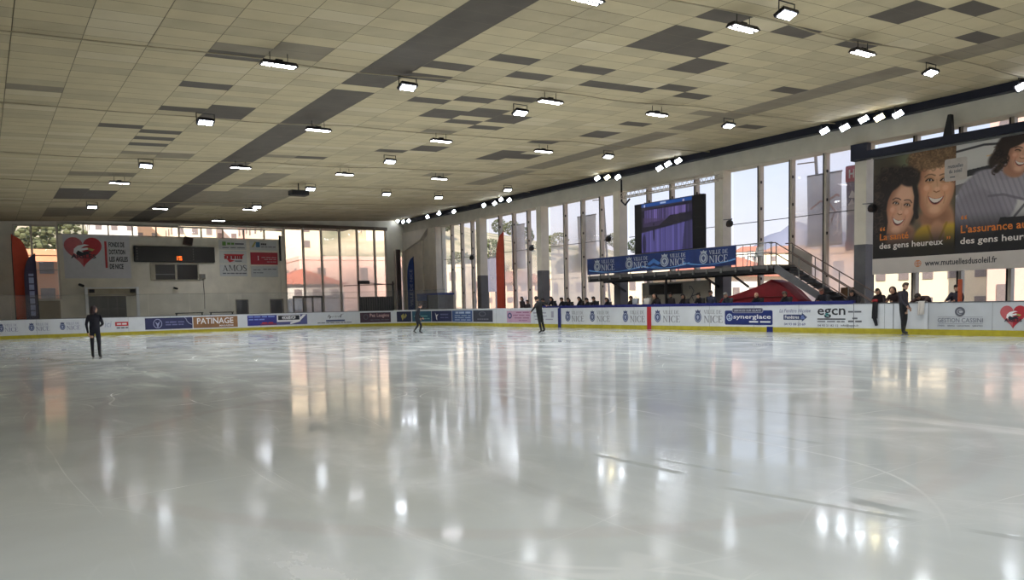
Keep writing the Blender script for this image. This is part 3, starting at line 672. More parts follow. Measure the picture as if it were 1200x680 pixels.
a, b = s_of(858), s_of(894.5); pl = ink(rrect(a, b, .76, .97, .09), mat('ad_pill', (150, 152, 168), .4), 'heading_plate', r, .009); ink(rrect(a+.03, b-.03, .785, .945, .08), mat('ad_pill_in', (70, 72, 96), .4), 'heading_field', pl, .011)
ink(sfit(text2d('SERVICES SUR GLACE', .02), 860.5, 892, .82, .91), mat('ink_pill', (178, 180, 196), .5), 'lettering', r, .014)
ink(sfit(text2d('synerglace', .012), 859.5, 903.5, .47, .70), M_inkwhite, 'lettering', r); ink(join(sfit(ring(.5, .5, .5, .5, .14), 851.5, 858.5, .43, .74), sfit(text2d('S', .02), 853.5, 856.7, .5, .67)), mat('ink_ice', (190, 206, 230), .5), 'round_badge', r)
ink(sfit(smudge(0, 1, 0, 1, 2, 11), 878, 903, .37, .43), M_inkwhite, 'lettering', r)
patch(898.8, 906, 0.0, .21, M_blueline, 'blue_line', b4, .016, label='blue line painted on the kick strip')
ink(sfit(text2d('La Fenêtre Niçoise', 0, .25), 913.5, 950, .74, .92), M_inkpale, 'script_lettering', b5)
ar = ink(sfit(poly([(0, .2), (.78, .2), (.78, 0), (1, .5), (.78, 1), (.78, .8), (0, .8)]), 918.3, 946, .42, .76), mat('ad_slate', (48, 60, 104), .4), 'arrow_plate', b5, .006, 'dark blue arrow plate')
ink(sfit(text2d('Fenêtres', .012), 920, 936.5, .53, .66), M_inkwhite, 'lettering', ar, .01); ink(sfit(text2d('&'), 938.5, 943.5, .52, .66), mat('ink_sky', (128, 150, 214), .5), 'lettering', ar, .01)
ink(sfit(text2d('04 93 08 20 69', .015), 919, 944, .27, .37), M_inkpale, 'lettering', b5)
ink(sfit(text2d('egcn', .014), 958, 990.8, .56, .92), M_inkdark, 'logo_lettering', b5); ink(sfit(ring(.5, .5, .5, .5, .2, None, 20, 340), 967.5, 971.5, .62, .74), mat('ink_teal', (70, 160, 160), .5), 'logo_accent', b5, .012)
ink(sfit(rect(0, 1, 0, 1), 958, 990.8, .5, .545), M_inkdark, 'underline', b5)
ink(join(sfit(smudge(0, 1, 0, 1, 4, 2), 958, 990, .41, .45), sfit(text2d('04 93 21 82 12', .01), 958.3, 982.5, .24, .32), sfit(text2d('info@egcn.fr', .01), 985.5, 1006.5, .23, .33), sfit(smudge(0, 1, 0, 1, 2, 3), 994, 1009.5, .76, .82)), M_inkgrey, 'lettering', b5)
ink(join(sfit(smudge(0, 1, 0, 1, 1, 4), 999, 1005, .52, .58), sfit(smudge(0, 1, 0, 1, 2, 5), 994, 1010, .41, .47)), M_inkgrey, 'lettering', b5)
for x in (1000.5, 1047, 1088): patch(x-.5, x+.5, .19, BT, M_joint, 'gate_joint', b6, .005)
ink(sfit(smudge(0, 1, 0, 1, 1, 4), 1024, 1028, .48, .51), M_inkgrey, 'small_plate', b6)
for w_, x0, x1 in (('GESTION', 1099, 1124.5), ('CASSINI', 1127, 1152)): ink(sfit(text2d(w_), x0, x1, .43, .57), mat('ink_steel', (98, 100, 116), .5), 'lettering', b7)
ink(join(sfit(ring(.5, .5, .5, .5, .2, None, 0, 360), 1119, 1131, .62, .93)), M_inkgrey, 'round_badge', b7); ink(sfit(text2d('C', .03), 1122, 1128.2, .7, .85), mat('ink_steel', (98, 100, 116), .5), 'lettering', b7)
for z_ in (.605, .385): ink(sfit(rect(0, 1, 0, 1), 1099, 1152, z_, z_+.007), mat('ink_steel', (98, 100, 116), .5), 'rule_line', b7)
for w_, x0, x1 in (('SYNDIC', 1099, 1107.5), ('GERANCE', 1110.5, 1119), ('LOCATION', 1122, 1136.5), ('VENTES', 1139.5, 1152)): ink(sfit(text2d(w_, .015), x0, x1, .295, .345), M_inkgrey, 'lettering', b7)
M_heart = mat('ad_heart', (176, 38, 52), .4, var=.1); M_heart2 = mat('ad_heart_dull', (186, 92, 98), .4, var=.1); M_gold = mat('ink_gold', (170, 160, 90), .5)
def eagle_heart(emit, cx, cy, w, h):
    """emit(shape, material, name, offset step)"""
    H = heart(cx, cy, w, h); emit(H, M_heart, 'heart_badge', 0)
    P = H[0]; L_ = [p for p in P if p[0] <= cx+1e-6]
    emit(poly(sorted(L_, key=lambda p: math.atan2(p[1]-cy, p[0]-cx+.25*w))), M_heart2, 'heart_half', 1)
    X = lambda x, y: (cx+x*w, cy+y*h)
    emit(join(poly([X(-.26, -.02), X(-.24, .12), X(-.14, .22), X(.04, .27), X(.16, .24), X(.02, .2), X(-.06, .13), X(.1, .16), X(.2, .12), X(.06, .08), X(-.06, .05), X(.02, .0), X(-.1, -.04), X(-.16, .02), X(-.18, -.08)])), M_inkwhite, 'eagle_wing', 2)
    emit(join(poly([X(-.2, -.04), X(-.14, .06), X(-.02, .0), X(.06, .04), X(.26, .05), X(.14, -.02), X(.22, -.07), X(.06, -.07), X(-.02, -.12), X(-.1, -.12)])), M_inkdark, 'eagle_body', 3)
    emit(poly([X(.12, .16), X(.3, .1), X(.24, .04), X(.14, .08)]), M_gold, 'eagle_beak', 4)
    emit(fit(text2d('AIGLES', .03), cx-.33*w, cx+.33*w, cy-.2*h, cy-.06*h), M_inkdark, 'lettering', 5)
sa, sb = s_of(1172), s_of(1203.5)
eagle_heart(lambda m2, m, n, k: ink(m2, m, n, b7, .006+.0025*k), (sa+sb)/2, .6, sb-sa, .72)
# rink glass above the end boards
GL = glass_mat('rink_glass', (.97, .98, .98), .06, (200, 200, 196), .5)
for s0, s1, t in BOARD[:3]:
    s = s0; e = min(s1, s_of(522))
    while s < e-.2:
        q = min(s+2.4, e); mb = MB(); strip(mb, s+.01, q-.01, BT+.03, 2.45, -.065, -.055, 0, 1.2); mb.build('glass_panel', GL, t); s = q
    mb = MB(); strip(mb, s0, e, 2.45, 2.462, -.068, -.052); mb.build('glass_edge', M_capgrey, t)

# ------------------------------------------------------------------ signs on the end wall
def end_map(off): return lambda x, y: W(UW-off, x, y)
def win_map(v): return lambda x, y: W(-x, v, y)     # x grows towards the camera
def sign_end(name, label, cat, v0, v1, z0, z1, rgb, th=.03):
    t = thing(name, label, cat, W(UW-th/2, (v0+v1)/2, z0))
    MB().box(UW-th, UW-.002, v0, v1, z0, z1).build('sign_panel', mat('sign_%d_%d_%d' % rgb, rgb, .5, var=.04), t)
    return t
def on_end(t, m2, m, name, k=0, th=.03):
    return MB().flat(m2, end_map(th+.004+.003*k)).build(name, m, t)
t = sign_end('wall_banner', 'large white banner with a red eagle heart on the end wall', 'banner', 4.76, 8.76, 3.7, 6.6, (206, 206, 210))
eagle_heart(lambda m2, m, n, k: on_end(t, m2, m, n, k), 5.92, 5.42, 2.24, 2.0)
on_end(t, rect(7.2, 7.34, 4.4, 6.18), M_inkred, 'red_bar')
for i, (w_, x1) in enumerate((('FONDS DE', 8.42), ('DOTATION', 8.45), ('LES AIGLES', 8.6), ('DE NICE', 8.3))):
    on_end(t, fit(text2d(w_, .035), 7.46, x1, 5.8-.49*i, 6.14-.49*i), M_inkdark, 'lettering')
t = sign_end('sponsor_sign', 'white sponsor sign with a green square, top of the pair above the black serif name', 'sign', 14.66, 16.62, 5.78, 6.5, (196, 198, 196))
on_end(t, rect(14.9, 15.16, 6.08, 6.36), mat('ink_green', (96, 140, 70), .5), 'green_square'); on_end(t, fit(smudge(0, 1, 0, 1, 2, 9), 15.25, 15.75, 6.14, 6.3), mat('ink_green', (96, 140, 70), .5), 'lettering'); on_end(t, join(fit(smudge(0, 1, 0, 1, 1, 3), 15.8, 16.45, 6.16, 6.27), fit(smudge(0, 1, 0, 1, 3, 4), 14.9, 16.5, 5.9, 5.96)), M_inkgrey, 'lettering')
t = sign_end('sponsor_sign', 'white sponsor sign with an inverted red triangle and red lettering', 'sign', 14.66, 16.62, 4.78, 5.72, (196, 198, 196))
on_end(t, poly([(14.95, 5.46), (16.45, 5.46), (16.3, 5.32), (15.1, 5.32)]), M_inkred, 'red_band'); on_end(t, poly([(15.1, 5.2), (15.75, 4.98), (15.36, 4.86)]), M_inkred, 'red_triangle', 0)
on_end(t, fit(smudge(0, 1, 0, 1, 6, 12), 15.0, 16.3, 5.1, 5.34), mat('ink_crimson', (150, 36, 44), .5), 'lettering', 1); on_end(t, fit(smudge(0, 1, 0, 1, 1, 2), 15.75, 16.25, 4.92, 5.0), M_inkgrey, 'lettering')
t = sign_end('sponsor_sign', 'white sponsor sign with a large black serif name', 'sign', 14.66, 16.62, 3.85, 4.72, (200, 202, 202))
on_end(t, fit(serif_text('AMOS', .02), 14.84, 16.58, 4.22, 4.68), mat('ink_black', (14, 14, 16), .5), 'lettering'); on_end(t, fit(smudge(0, 1, 0, 1, 6, 4), 14.85, 16.55, 4.02, 4.1), M_inkgrey, 'lettering')
t = sign_end('sponsor_sign', 'white sponsor sign with a yellow and blue slanted mark', 'sign', 16.88, 18.9, 5.78, 6.5, (196, 198, 196))
on_end(t, poly([(17.0, 6.0), (17.15, 6.0), (17.36, 6.38), (17.26, 6.42)]), M_gold, 'slanted_mark'); on_end(t, rect(17.33, 17.62, 6.0, 6.38), mat('ink_teal2', (60, 110, 150), .5), 'blue_mark'); on_end(t, fit(smudge(0, 1, 0, 1, 3, 13), 17.7, 18.1, 6.16, 6.3), M_inkdark, 'lettering'); on_end(t, fit(smudge(0, 1, 0, 1, 4, 4), 17.7, 18.8, 6.0, 6.06), M_inkgrey, 'lettering')
t = sign_end('sponsor_sign', 'red sponsor sign with pale lettering', 'sign', 16.9, 18.92, 4.72, 5.62, (172, 46, 62))
on_end(t, fit(serif_text('I'), 17.4, 17.52, 5.04, 5.36), M_inkwhite, 'lettering'); on_end(t, join(fit(smudge(0, 1, 0, 1, 3, 5), 17.7, 18.8, 5.22, 5.28), fit(smudge(0, 1, 0, 1, 3, 6), 17.9, 18.8, 5.08, 5.13), fit(smudge(0, 1, 0, 1, 3, 7), 18.1, 18.8, 4.9, 4.95)), mat('ink_rose', (196, 160, 160), .5), 'lettering')
t = sign_end('sponsor_sign', 'white sponsor sign with small grey lines, lowest beside the dark serif name', 'sign', 16.9, 18.9, 3.8, 4.6, (188, 192, 194))
on_end(t, join(fit(smudge(0, 1, 0, 1, 3, 5), 17.8, 18.8, 4.34, 4.4), fit(smudge(0, 1, 0, 1, 2, 6), 17.05, 17.6, 4.3, 4.35), fit(smudge(0, 1, 0, 1, 3, 7), 17.05, 17.8, 4.08, 4.13)), M_inkgrey, 'lettering')
# scoreboard, hatch, loudspeaker, small fittings
t = thing('scoreboard', 'long black electronic scoreboard with small orange digits', 'scoreboard', W(UW-.12, 11.6, 4.82))
bevel(MB().box(UW-.25, UW-.002, 8.98, 14.3, 4.82, 5.92).build('housing', mat('board_black', (20, 18, 20), .45), t), .03)
MB().box(UW-.256, UW-.25, 9.08, 14.2, 4.9, 5.84).build('display_face', mat('board_face', (14, 12, 14), .3), t)
M_led = mat('led_orange', (255, 120, 40), .5, emit=1.6)
def seg7(ch, x, y, w, h, th):
    S = {'1': 'bc', '5': 'afgcd', '0': 'abcdef'}[ch]; o = []
    R = {'a': rect(x, x+w, y+h-th, y+h), 'g': rect(x, x+w, y+h/2-th/2, y+h/2+th/2), 'd': rect(x, x+w, y, y+th), 'b': rect(x+w-th, x+w, y+h/2, y+h), 'c': rect(x+w-th, x+w, y, y+h/2), 'f': rect(x, x+th, y+h/2, y+h), 'e': rect(x, x+th, y, y+h/2)}
    return join(*[R[c] for c in S])
on_end(t, join(seg7('1', 11.62, 4.96, .14, .28, .05), seg7('5', 11.84, 4.96, .2, .28, .05)), M_led, 'digits', 0, .26)
on_end(t, join(*[rect(9.14, 9.19, 4.98+.18*k, 5.06+.18*k) for k in range(5)], *[rect(12.8, 12.85, 4.98+.18*k, 5.06+.18*k) for k in range(5)]), mat('dim_grey', (110, 100, 100), .5), 'column_marks', 0, .256)
t = thing('window_20', None, None, W(UW, 11.6, 3.53), kind='structure'); t['label'] = 'dark glazed hatch below the scoreboard'
mb = MB()
for a, b, c, d in ((9.98, 13.2, 3.53, 3.6), (9.98, 13.2, 4.66, 4.74), (9.98, 10.3, 3.6, 4.66), (13.1, 13.2, 3.6, 4.66), (11.58, 11.72, 3.6, 4.66)): mb.box(UW-.06, UW-.001, a, b, c, d)
mb.build('window_frame', mat('hatch_frame', (170, 164, 146), .6), t); mb = MB(); mb.box(UW-.03, UW-.002, 10.3, 13.1, 3.6, 4.66); mb.build('pane', mat('dark_pane', (36, 34, 38), .12), t)
MB().box(UW-.034, UW-.03, 10.3, 11.58, 3.95, 4.0).build('blind_edge', M_steel, t)
t = thing('hanging_loudspeaker', 'brown tilted loudspeaker cabinet above the scoreboard', 'loudspeaker', W(UW-.4, 12.5, 6.05))
rm = Matrix.Rotation(.18, 3, 'X')
def tilted(mb, c, d, R, mi=0):
    P = [c+R @ Vector((x*d[0]/2, y*d[1]/2, z*d[2]/2)) for z in (-1, 1) for x, y in ((-1, -1), (1, -1), (1, 1), (-1, 1))]; mb.hexa(P, mi); return mb
bevel(tilted(MB(), W(UW-.35, 12.5, 6.3), (.4, .56, .56), rm).build('cabinet', mat('cabinet_brown', (92, 70, 60), .7), t), .02)
tilted(MB(), W(UW-.56, 12.5, 6.3), (.02, .46, .46), rm).build('grille', mat('grille_dark', (56, 44, 40), .8), t); MB().tube([W(UW-.3, 12.4, 6.55), W(UW-.1, 12.0, 7.5)], .015).build('hanger', M_dark, t)
t = thing('junction_box', 'grey wall box with a cable below the hatch', 'electrical box', W(UW-.1, 13.4, 3.6))
bevel(MB().box(UW-.16, UW-.002, 13.2, 13.6, 3.65, 4.0).build('box_body', mat('box_grey', (120, 116, 106), .6), t), .015); MB().tube([W(UW-.03, 13.45, 3.66), W(UW-.03, 13.5, 2.4), W(UW-.03, 13.47, 1.5)], .018).build('cable', M_dark, t); MB().box(UW-.17, UW-.16, 13.28, 13.52, 3.72, 3.93).build('cover', M_steel, t)
t = thing('security_camera', 'small dark camera on the wall below the scoreboard', 'camera', W(UW-.15, 11.55, 3.0)); MB().tube([W(UW-.02, 11.5, 3.02), W(UW-.3, 11.62, 2.96)], .07, 10).build('camera_body', M_dark, t); MB().box(UW-.08, UW, 11.42, 11.5, 2.95, 3.1).build('bracket', M_steel, t)
t = thing('security_camera', 'small dark floodlight camera above the framed entrance', 'camera', W(UW-.3, 5.7, 3.05)); MB().tube([W(UW-.3, 5.55, 3.28), W(UW-.55, 5.75, 3.18)], .09, 10).build('camera_body', M_dark, t); MB().bar(W(UW, 5.7, 3.2), W(UW-.35, 5.62, 3.22), .05, .05).build('bracket', M_steel, t)
for lab, a, b in (('dark low bench under the scoreboard', 11.3, 13.1), ('dark low bench before the sponsor signs', 13.6, 15.2)):
    t = thing('bench', lab, 'bench', W(UW-1, (a+b)/2, -.02)); MB().box(UW-1.2, UW-.8, a, b, 1.2, 1.26).build('top_bar', M_dark, t)
    for v in (a+.05, b-.05): MB().box(UW-1.05, UW-.95, v-.04, v+.04, -.02, 1.2).build('leg', M_dark, t)
    MB().box(UW-1.2, UW-.8, a, b, .5, .56).build('seat_board', M_dark, t)
t = tag(MB().box(UW-.14, UW-.05, 19.05, 19.17, 5.0, 6.9).build('rolled_banner', M_dark), 'dark slim rolled banner hanging at the edge of the end wall', 'banner')
# feather flags
def feather(name, lab, cat, base, h, w, map_, m, curve=1.0, group=None, letters=None, lm=None):
    """map_(x, z) -> world; straight pole side at x=w, curved side towards 0"""
    t = thing(name, lab, cat, map_(w, 0)); n = 20; P = []
    for i in range(n+1):
        z = .25+(h-.25)*i/n; f = (z-.25)/(h-.25)
        x = w*(0 if f < .66 else 1-math.sqrt(max(0, 1-((f-.66)/.34)**2)))
        P.append((x, z))
    vs = []; fs = []
    for off in (0, .02):
        for x, z in P:
            a = map_(x, z); b = map_(w, z); d = Vector((1, 0, 0)) if abs((b-a).x) < abs((b-a).y) else Vector((0, 1, 0))
            vs += [a+d*off, b+d*off]
    k = 2*(n+1)
    for i in range(n):
        fs += [(2*i, 2*i+1, 2*i+3, 2*i+2), (k+2*i, k+2*i+2, k+2*i+3, k+2*i+1), (2*i, 2*i+2, k+2*i+2, k+2*i), (2*i+1, k+2*i+1, k+2*i+3, 2*i+3)]
    MB().add(vs, fs).build('flag_cloth', m, t)
    MB().tube([map_(w, -.02 if map_(0, 0).z == 0 else 0), map_(w, h*.72), map_(w*.99, h*.9), map_(w*.9, h+.03)], [.03, .025, .02, .012]).build('pole', M_dark, t)
    a = map_(w, 0); MB().box(a.x-.3, a.x+.3, -a.y-.3, -a.y+.3, -.02, .05).build('foot', M_dark, t)
    if letters: MB().flat(letters, lambda x, y: map_(x, y)+Vector((-.012, 0, 0)) if abs((map_(1, 0)-map_(0, 0)).x) < .5 else map_(x, y)+Vector((0, .012, 0))).build('lettering', lm, t)
    return t
M_flagred = mat('flag_red', (198, 78, 54), .7, var=.08); M_flagnavy = mat('flag_navy', (54, 46, 74), .7); M_flagblue = mat('flag_blue', (40, 66, 132), .7, var=.1)
def vert(txt, x0, x1, z0, z1, bold=.02):   # lettering turned to read upwards
    m2 = text2d(txt, bold); return fit(([(-p[1], p[0]) for p in m2[0]], m2[1]), x0, x1, z0, z1)
feather('feather_flag', 'tall red feather flag before the two-pane window of the end wall', 'flag', None, 6.3, .92, lambda x, z: W(57.2, 2.72-x, z-.02), M_flagred)
feather('feather_flag', 'dark purple feather flag with pale upright lettering beside the red one', 'flag', None, 5.1, .66, lambda x, z: W(56.6, 2.32+x, z-.02), M_flagnavy, letters=shift(([(-q[1], q[0]) for q in smudge(1.3, 3.9, -.5, -.24, 7, 5)[0]], smudge(1.3, 3.9, -.5, -.24, 7, 5)[1]), 0), lm=mat('ink_haze', (150, 156, 190), .5))
feather('feather_flag', 'blue town feather flag before the corner pillar', 'flag', None, 5.35, .62, lambda x, z: W(57.35, 28.42+x, z-.02), M_flagblue, letters=vert('VILLE DE NICE', .2, .46, 1.4, 4.3), lm=mat('ink_haze', (150, 156, 190), .5))
feather('feather_flag', 'tall red feather flag standing among the window bays', 'flag', None, 6.2, 1.0, lambda x, z: W(45.1-x, 29.0, z-.02), M_flagred)
# corner fittings
t = thing('bleacher_rail', 'dark mesh barrier with a raised pale rail in the corner', 'barrier', W(56, 25, -.02))
MB().box(55.95, 56.0, 23.7, 26.5, .1, 2.15).build('mesh_panel', mat('mesh_dark', (52, 50, 52), .7), t)
mb = MB()
for k in range(15): mb.box(55.93, 55.95, 23.75+k*.19, 23.79+k*.19, .1, 2.1)
mb.build('bars', mat('bars_grey', (96, 90, 88), .6), t)
for v in (23.7, 26.45): MB().box(55.9, 56.05, v, v+.06, -.02, 3.3).build('post', M_dark, t)
MB().bar(W(55.95, 22.5, 2.98), W(55.95, 26.6, 3.1), .07, .07).build('rail', mat('rail_brown', (110, 90, 84), .5), t); MB().bar(W(56.1, 24.2, 3.22), W(56.1, 26.6, 3.02), .06, .06).build('upper_rail', M_steel, t); MB().box(55.8, 56.1, 23.7, 24.5, 3.1, 3.35).build('rail_box', M_dark, t)
t = thing('corner_post', 'tall dark steel post before the slim corner window', 'post', W(58, 28, -.02)); MB().box(57.9, 58.1, 27.82, 28.16, -.02, 5.9).build('shaft', mat('post_brown', (52, 38, 38), .6), t); MB().box(57.75, 58.25, 27.65, 28.3, -.02, .04).build('base_plate', M_dark, t)
t = thing('kiosk', 'small blue ticket kiosk with a grey side against the window wall', 'kiosk', W(52.5, 28.6, -.02))
MB().box(51.4, 54.6, 27.9, 29.2, -.02, 2.15).build('body', mat('kiosk_grey', (120, 122, 126), .6), t); MB().box(51.35, 54.65, 27.85, 29.25, 2.15, 2.3).build('roof', mat('kiosk_blue', (48, 72, 136), .5), t)
MB().box(53.0, 54.6, 27.86, 27.9, 1.75, 2.15).build('fascia', mat('kiosk_blue', (48, 72, 136), .5), t); MB().box(53.1, 54.5, 27.87, 27.9, .9, 1.75).build('counter_window', mat('kiosk_pane', (30, 40, 66), .15), t); MB().box(52.9, 53.05, 27.86, 27.9, 0, 2.15).build('edge_trim', M_dark, t)
# ------------------------------------------------------------------ printed pictures: colour per vertex on a fine flat sheet
class Paint:
    def __init__(s, nx, ny, asp, bg):
        s.x, s.y = np.meshgrid(np.linspace(0, asp, nx), np.linspace(0, 1, ny)); s.nx, s.ny = nx, ny
        s.c = np.zeros((ny, nx, 3)); s.c[:] = bg; s.rng = np.random.RandomState(5)
    def blend(s, a, col):
        s.c = s.c*(1-a[..., None])+np.array(col, float)*a[..., None]; return s
    def ell(s, cx, cy, rx, ry, col, soft=.15, rot=0, al=1.0, clip=None):
        c, q = math.cos(rot), math.sin(rot); dx, dy = s.x-cx, s.y-cy
        d = np.sqrt(((c*dx+q*dy)/rx)**2+((-q*dx+c*dy)/ry)**2)
        a = np.clip((1-d)/soft+.5, 0, 1); a = a*a*(3-2*a)*al
        if clip is not None: a = a*clip
        return s.blend(a, col)
    def mask(s, cx, cy, rx, ry, rot=0, soft=.1):
        c, q = math.cos(rot), math.sin(rot); dx, dy = s.x-cx, s.y-cy
        d = np.sqrt(((c*dx+q*dy)/rx)**2+((-q*dx+c*dy)/ry)**2); return np.clip((1-d)/soft+.5, 0, 1)
    def poly(s, P, col, al=1.0):
        r = np.zeros_like(s.x, bool); j = len(P)-1
        for i in range(len(P)):
            xi, yi = P[i]; xj, yj = P[j]
            if yi != yj:
                r ^= ((yi > s.y) != (yj > s.y)) & (s.x < (xj-xi)*(s.y-yi)/(yj-yi)+xi)
            j = i
        return s.blend(r*al, col)
    def line(s, pts, w, col, al=1.0):
        d = np.full_like(s.x, 9.0)
        for (x0, y0), (x1, y1) in zip(pts, pts[1:]):
            dx, dy = x1-x0, y1-y0; t = np.clip(((s.x-x0)*dx+(s.y-y0)*dy)/(dx*dx+dy*dy), 0, 1)
            d = np.minimum(d, np.hypot(s.x-x0-t*dx, s.y-y0-t*dy))
        a = np.clip((w/2-d)/(w*.35)+.5, 0, 1)*al; return s.blend(a, col)
    def curls(s, n, region, r, cols, al=.5):
        k = 0
        while k < n:
            x = s.rng.uniform(0, s.x.max()); y = s.rng.uniform(0, 1)
            if not region(x, y): continue
            k += 1; rr = s.rng.uniform(*r); c0 = cols[s.rng.randint(len(cols))]; a0 = s.rng.uniform(0, 6.28)
            pts = [(x+rr*math.cos(a0+t), y+rr*math.sin(a0+t)*.9) for t in np.linspace(0, 3.6, 7)]
            s.line(pts, rr*.45, c0, al)
    def sheet(s, name, map_, m, parent):
        ny, nx = s.ny, s.nx; me = bpy.data.meshes.new(name); base = base_of(parent)
        vs = [map_(a, b)-base for a, b in zip(s.x.ravel(), s.y.ravel())]
        fs = [(j*nx+i, j*nx+i+1, (j+1)*nx+i+1, (j+1)*nx+i) for j in range(ny-1) for i in range(nx-1)]
        me.from_pydata(vs, [], fs); at = me.color_attributes.new('print', 'FLOAT_COLOR', 'POINT')
        c = np.clip(s.c, 0, 255)/255; l = np.where(c <= .04045, c/12.92, ((c+.055)/1.055)**2.4)
        at.data.foreach_set('color', np.concatenate([l, np.ones((ny, nx, 1))], 2).ravel().astype(np.float32))
        me.materials.append(m); o = bpy.data.objects.new(name, me); COL.objects.link(o); o.parent = parent; return o
def face(p, cx, cy, rx, ry, rot, skin, shade, lip, smile=1.0, brow=(50, 34, 28), turn=0.0, eyes='open'):
    c, q = math.cos(rot), math.sin(rot)
    X = lambda a, b: (cx+c*a*rx-q*b*ry, cy+q*a*rx+c*b*ry)
    p.ell(cx, cy, rx, ry, shade, .12, rot); fm = p.mask(cx, cy, rx, ry, rot, .08)
    x, y = X(.1+turn*.2, .05); p.ell(x, y, rx*.8, ry*.9, skin, .6, rot, 1, fm)
    hi = tuple(min(255, v+22) for v in skin); pk = (min(255, skin[0]+6), skin[1]-22, skin[2]-24)
    x, y = X(.05+turn*.25, .55); p.ell(x, y, rx*.5, ry*.28, hi, .9, rot, .6, fm)
    for sx in (-1, 1):
        x, y = X(sx*.5+turn*.25, -.12); p.ell(x, y, rx*.3, ry*.2, pk, .9, rot, .38, fm); p.ell(x, y+ry*.06, rx*.16, ry*.09, hi, .9, rot, .6, fm)
    for sx in (-1, 1):   # eyes and brows
        ex = sx*.4+turn*.28; x, y = X(ex, .2)
        p.ell(x, y, rx*.24, ry*.1, tuple(v-45 for v in skin), .8, rot, .7, fm)
        p.line([X(ex-.2, .165), X(ex-.1, .215), X(ex+.06, .22), X(ex+.2, .17)], rx*.075, (44, 30, 27))
        if eyes == 'open':
            x, y = X(ex+.01, .185); p.ell(x, y, rx*.11, ry*.035, (210, 196, 188), .4, rot); p.ell(x, y, rx*.055, ry*.04, (34, 24, 22), .3, rot)
        p.line([X(ex-.27, .305+.02*sx), X(ex-.1, .36), X(ex+.1, .362), X(ex+.27, .305-.02*sx)], rx*.075, brow, .7); p.line([X(ex-.2, .12), X(ex, .1), X(ex+.2, .13)], rx*.05, tuple(v-40 for v in skin), .6)
    nx = .03+turn*.36
    p.line([X(nx-.05, .2), X(nx+.02, .02), X(nx+.05, -.12)], rx*.07, tuple(v-22 for v in skin), .6)
    x, y = X(nx+.03, -.1); p.ell(x, y, rx*.14, ry*.075, hi, .8, rot, .7); p.line([X(nx-.14, -.16), X(nx, -.2), X(nx+.16, -.16)], rx*.06, tuple(max(0, v-75) for v in skin), .8)
    mx = .04+turn*.3; w = .36*smile
    cur = [k/8 for k in range(-8, 9)]
    up = [X(mx+w*q, -.40+.07*q*q) for q in cur]; lo = [X(mx+w*q, -.40+.07*q*q-.17*(1-q*q)**.7) for q in cur[::-1]]
    p.line(lo, rx*.075, lip, .8); p.line(up, rx*.05, lip, .6); p.poly(up+lo, (84, 34, 32))
    te = [X(mx+w*.93*q, -.405+.068*q*q) for q in cur]; tb = [X(mx+w*.93*q, -.405+.068*q*q-.115*(1-q*q)**.7) for q in cur[::-1]]; p.poly(te+tb, (228, 219, 211))
    for sx in (-1, 1): p.line([X(mx+sx*w*1.05, -.2), X(mx+sx*w*1.22, -.36), X(mx+sx*w*1.1, -.54)], rx*.06, tuple(v-38 for v in skin), .6)
    x, y = X(mx, -.75); p.ell(x, y, rx*.3, ry*.12, hi, .9, rot, .5, fm)

# ------------------------------------------------------------------ insurance poster on the window wall
PU0, PU1, PV = 18.24, 11.9, 29.4
t = thing('advertising_poster', 'huge advertising poster of smiling women hung before the window wall', 'poster', W(15.1, PV, 2.2))
MB().box(PU1, PU0, PV, PV+.03, 2.19, 6.68).build('poster_board', mat('poster_back', (120, 118, 116), .6), t)
mid = 15.08; ph = 6.66-2.8; asp = (PU0-mid)/ph
p = Paint(250, 300, asp, (104, 92, 74))
p.ell(.35, .9, .5, .3, (122, 128, 96), 1.2); p.ell(.1, .75, .2, .4, (70, 62, 52), 1.2); p.ell(.75, .98, .25, .2, (150, 140, 120), 1)
# second woman: short fair curls
p.ell(.61, .9, .25, .15, (98, 74, 54), .3, .15); p.ell(.77, .76, .09, .2, (104, 78, 56), .5)
p.ell(.66, .26, .16, .28, (178, 130, 100), .3); p.ell(.62, .36, .15, .08, (150, 104, 78), .8)
p.ell(.80, .10, .15, .2, (198, 164, 52), .3, .35); p.ell(.50, .10, .12, .2, (190, 154, 48), .3, -.35); p.ell(.65, .2, .07, .13, (182, 134, 104), .5); p.line([(.74, .3), (.66, .12)], .02, (150, 118, 40), .7); p.line([(.56, .28), (.62, .12)], .02, (150, 118, 40), .7)
face(p, .635, .655, .178, .30, -.10, (216, 166, 132), (172, 118, 90), (176, 92, 80), 1.12, (112, 84, 62), .06, 'open')
p.ell(.60, .96, .24, .135, (112, 85, 62), .25, .06)
p.curls(230, lambda x, y: (((x-.60)/.24)**2+((y-.95)/.135)**2 < 1 and y > .80+.25*(x-.6)**2) or (((x-.79)/.05)**2+((y-.8)/.14)**2 < 1), (.012, .032), [(146, 112, 78), (170, 134, 96), (92, 68, 50), (124, 95, 68)], .45)
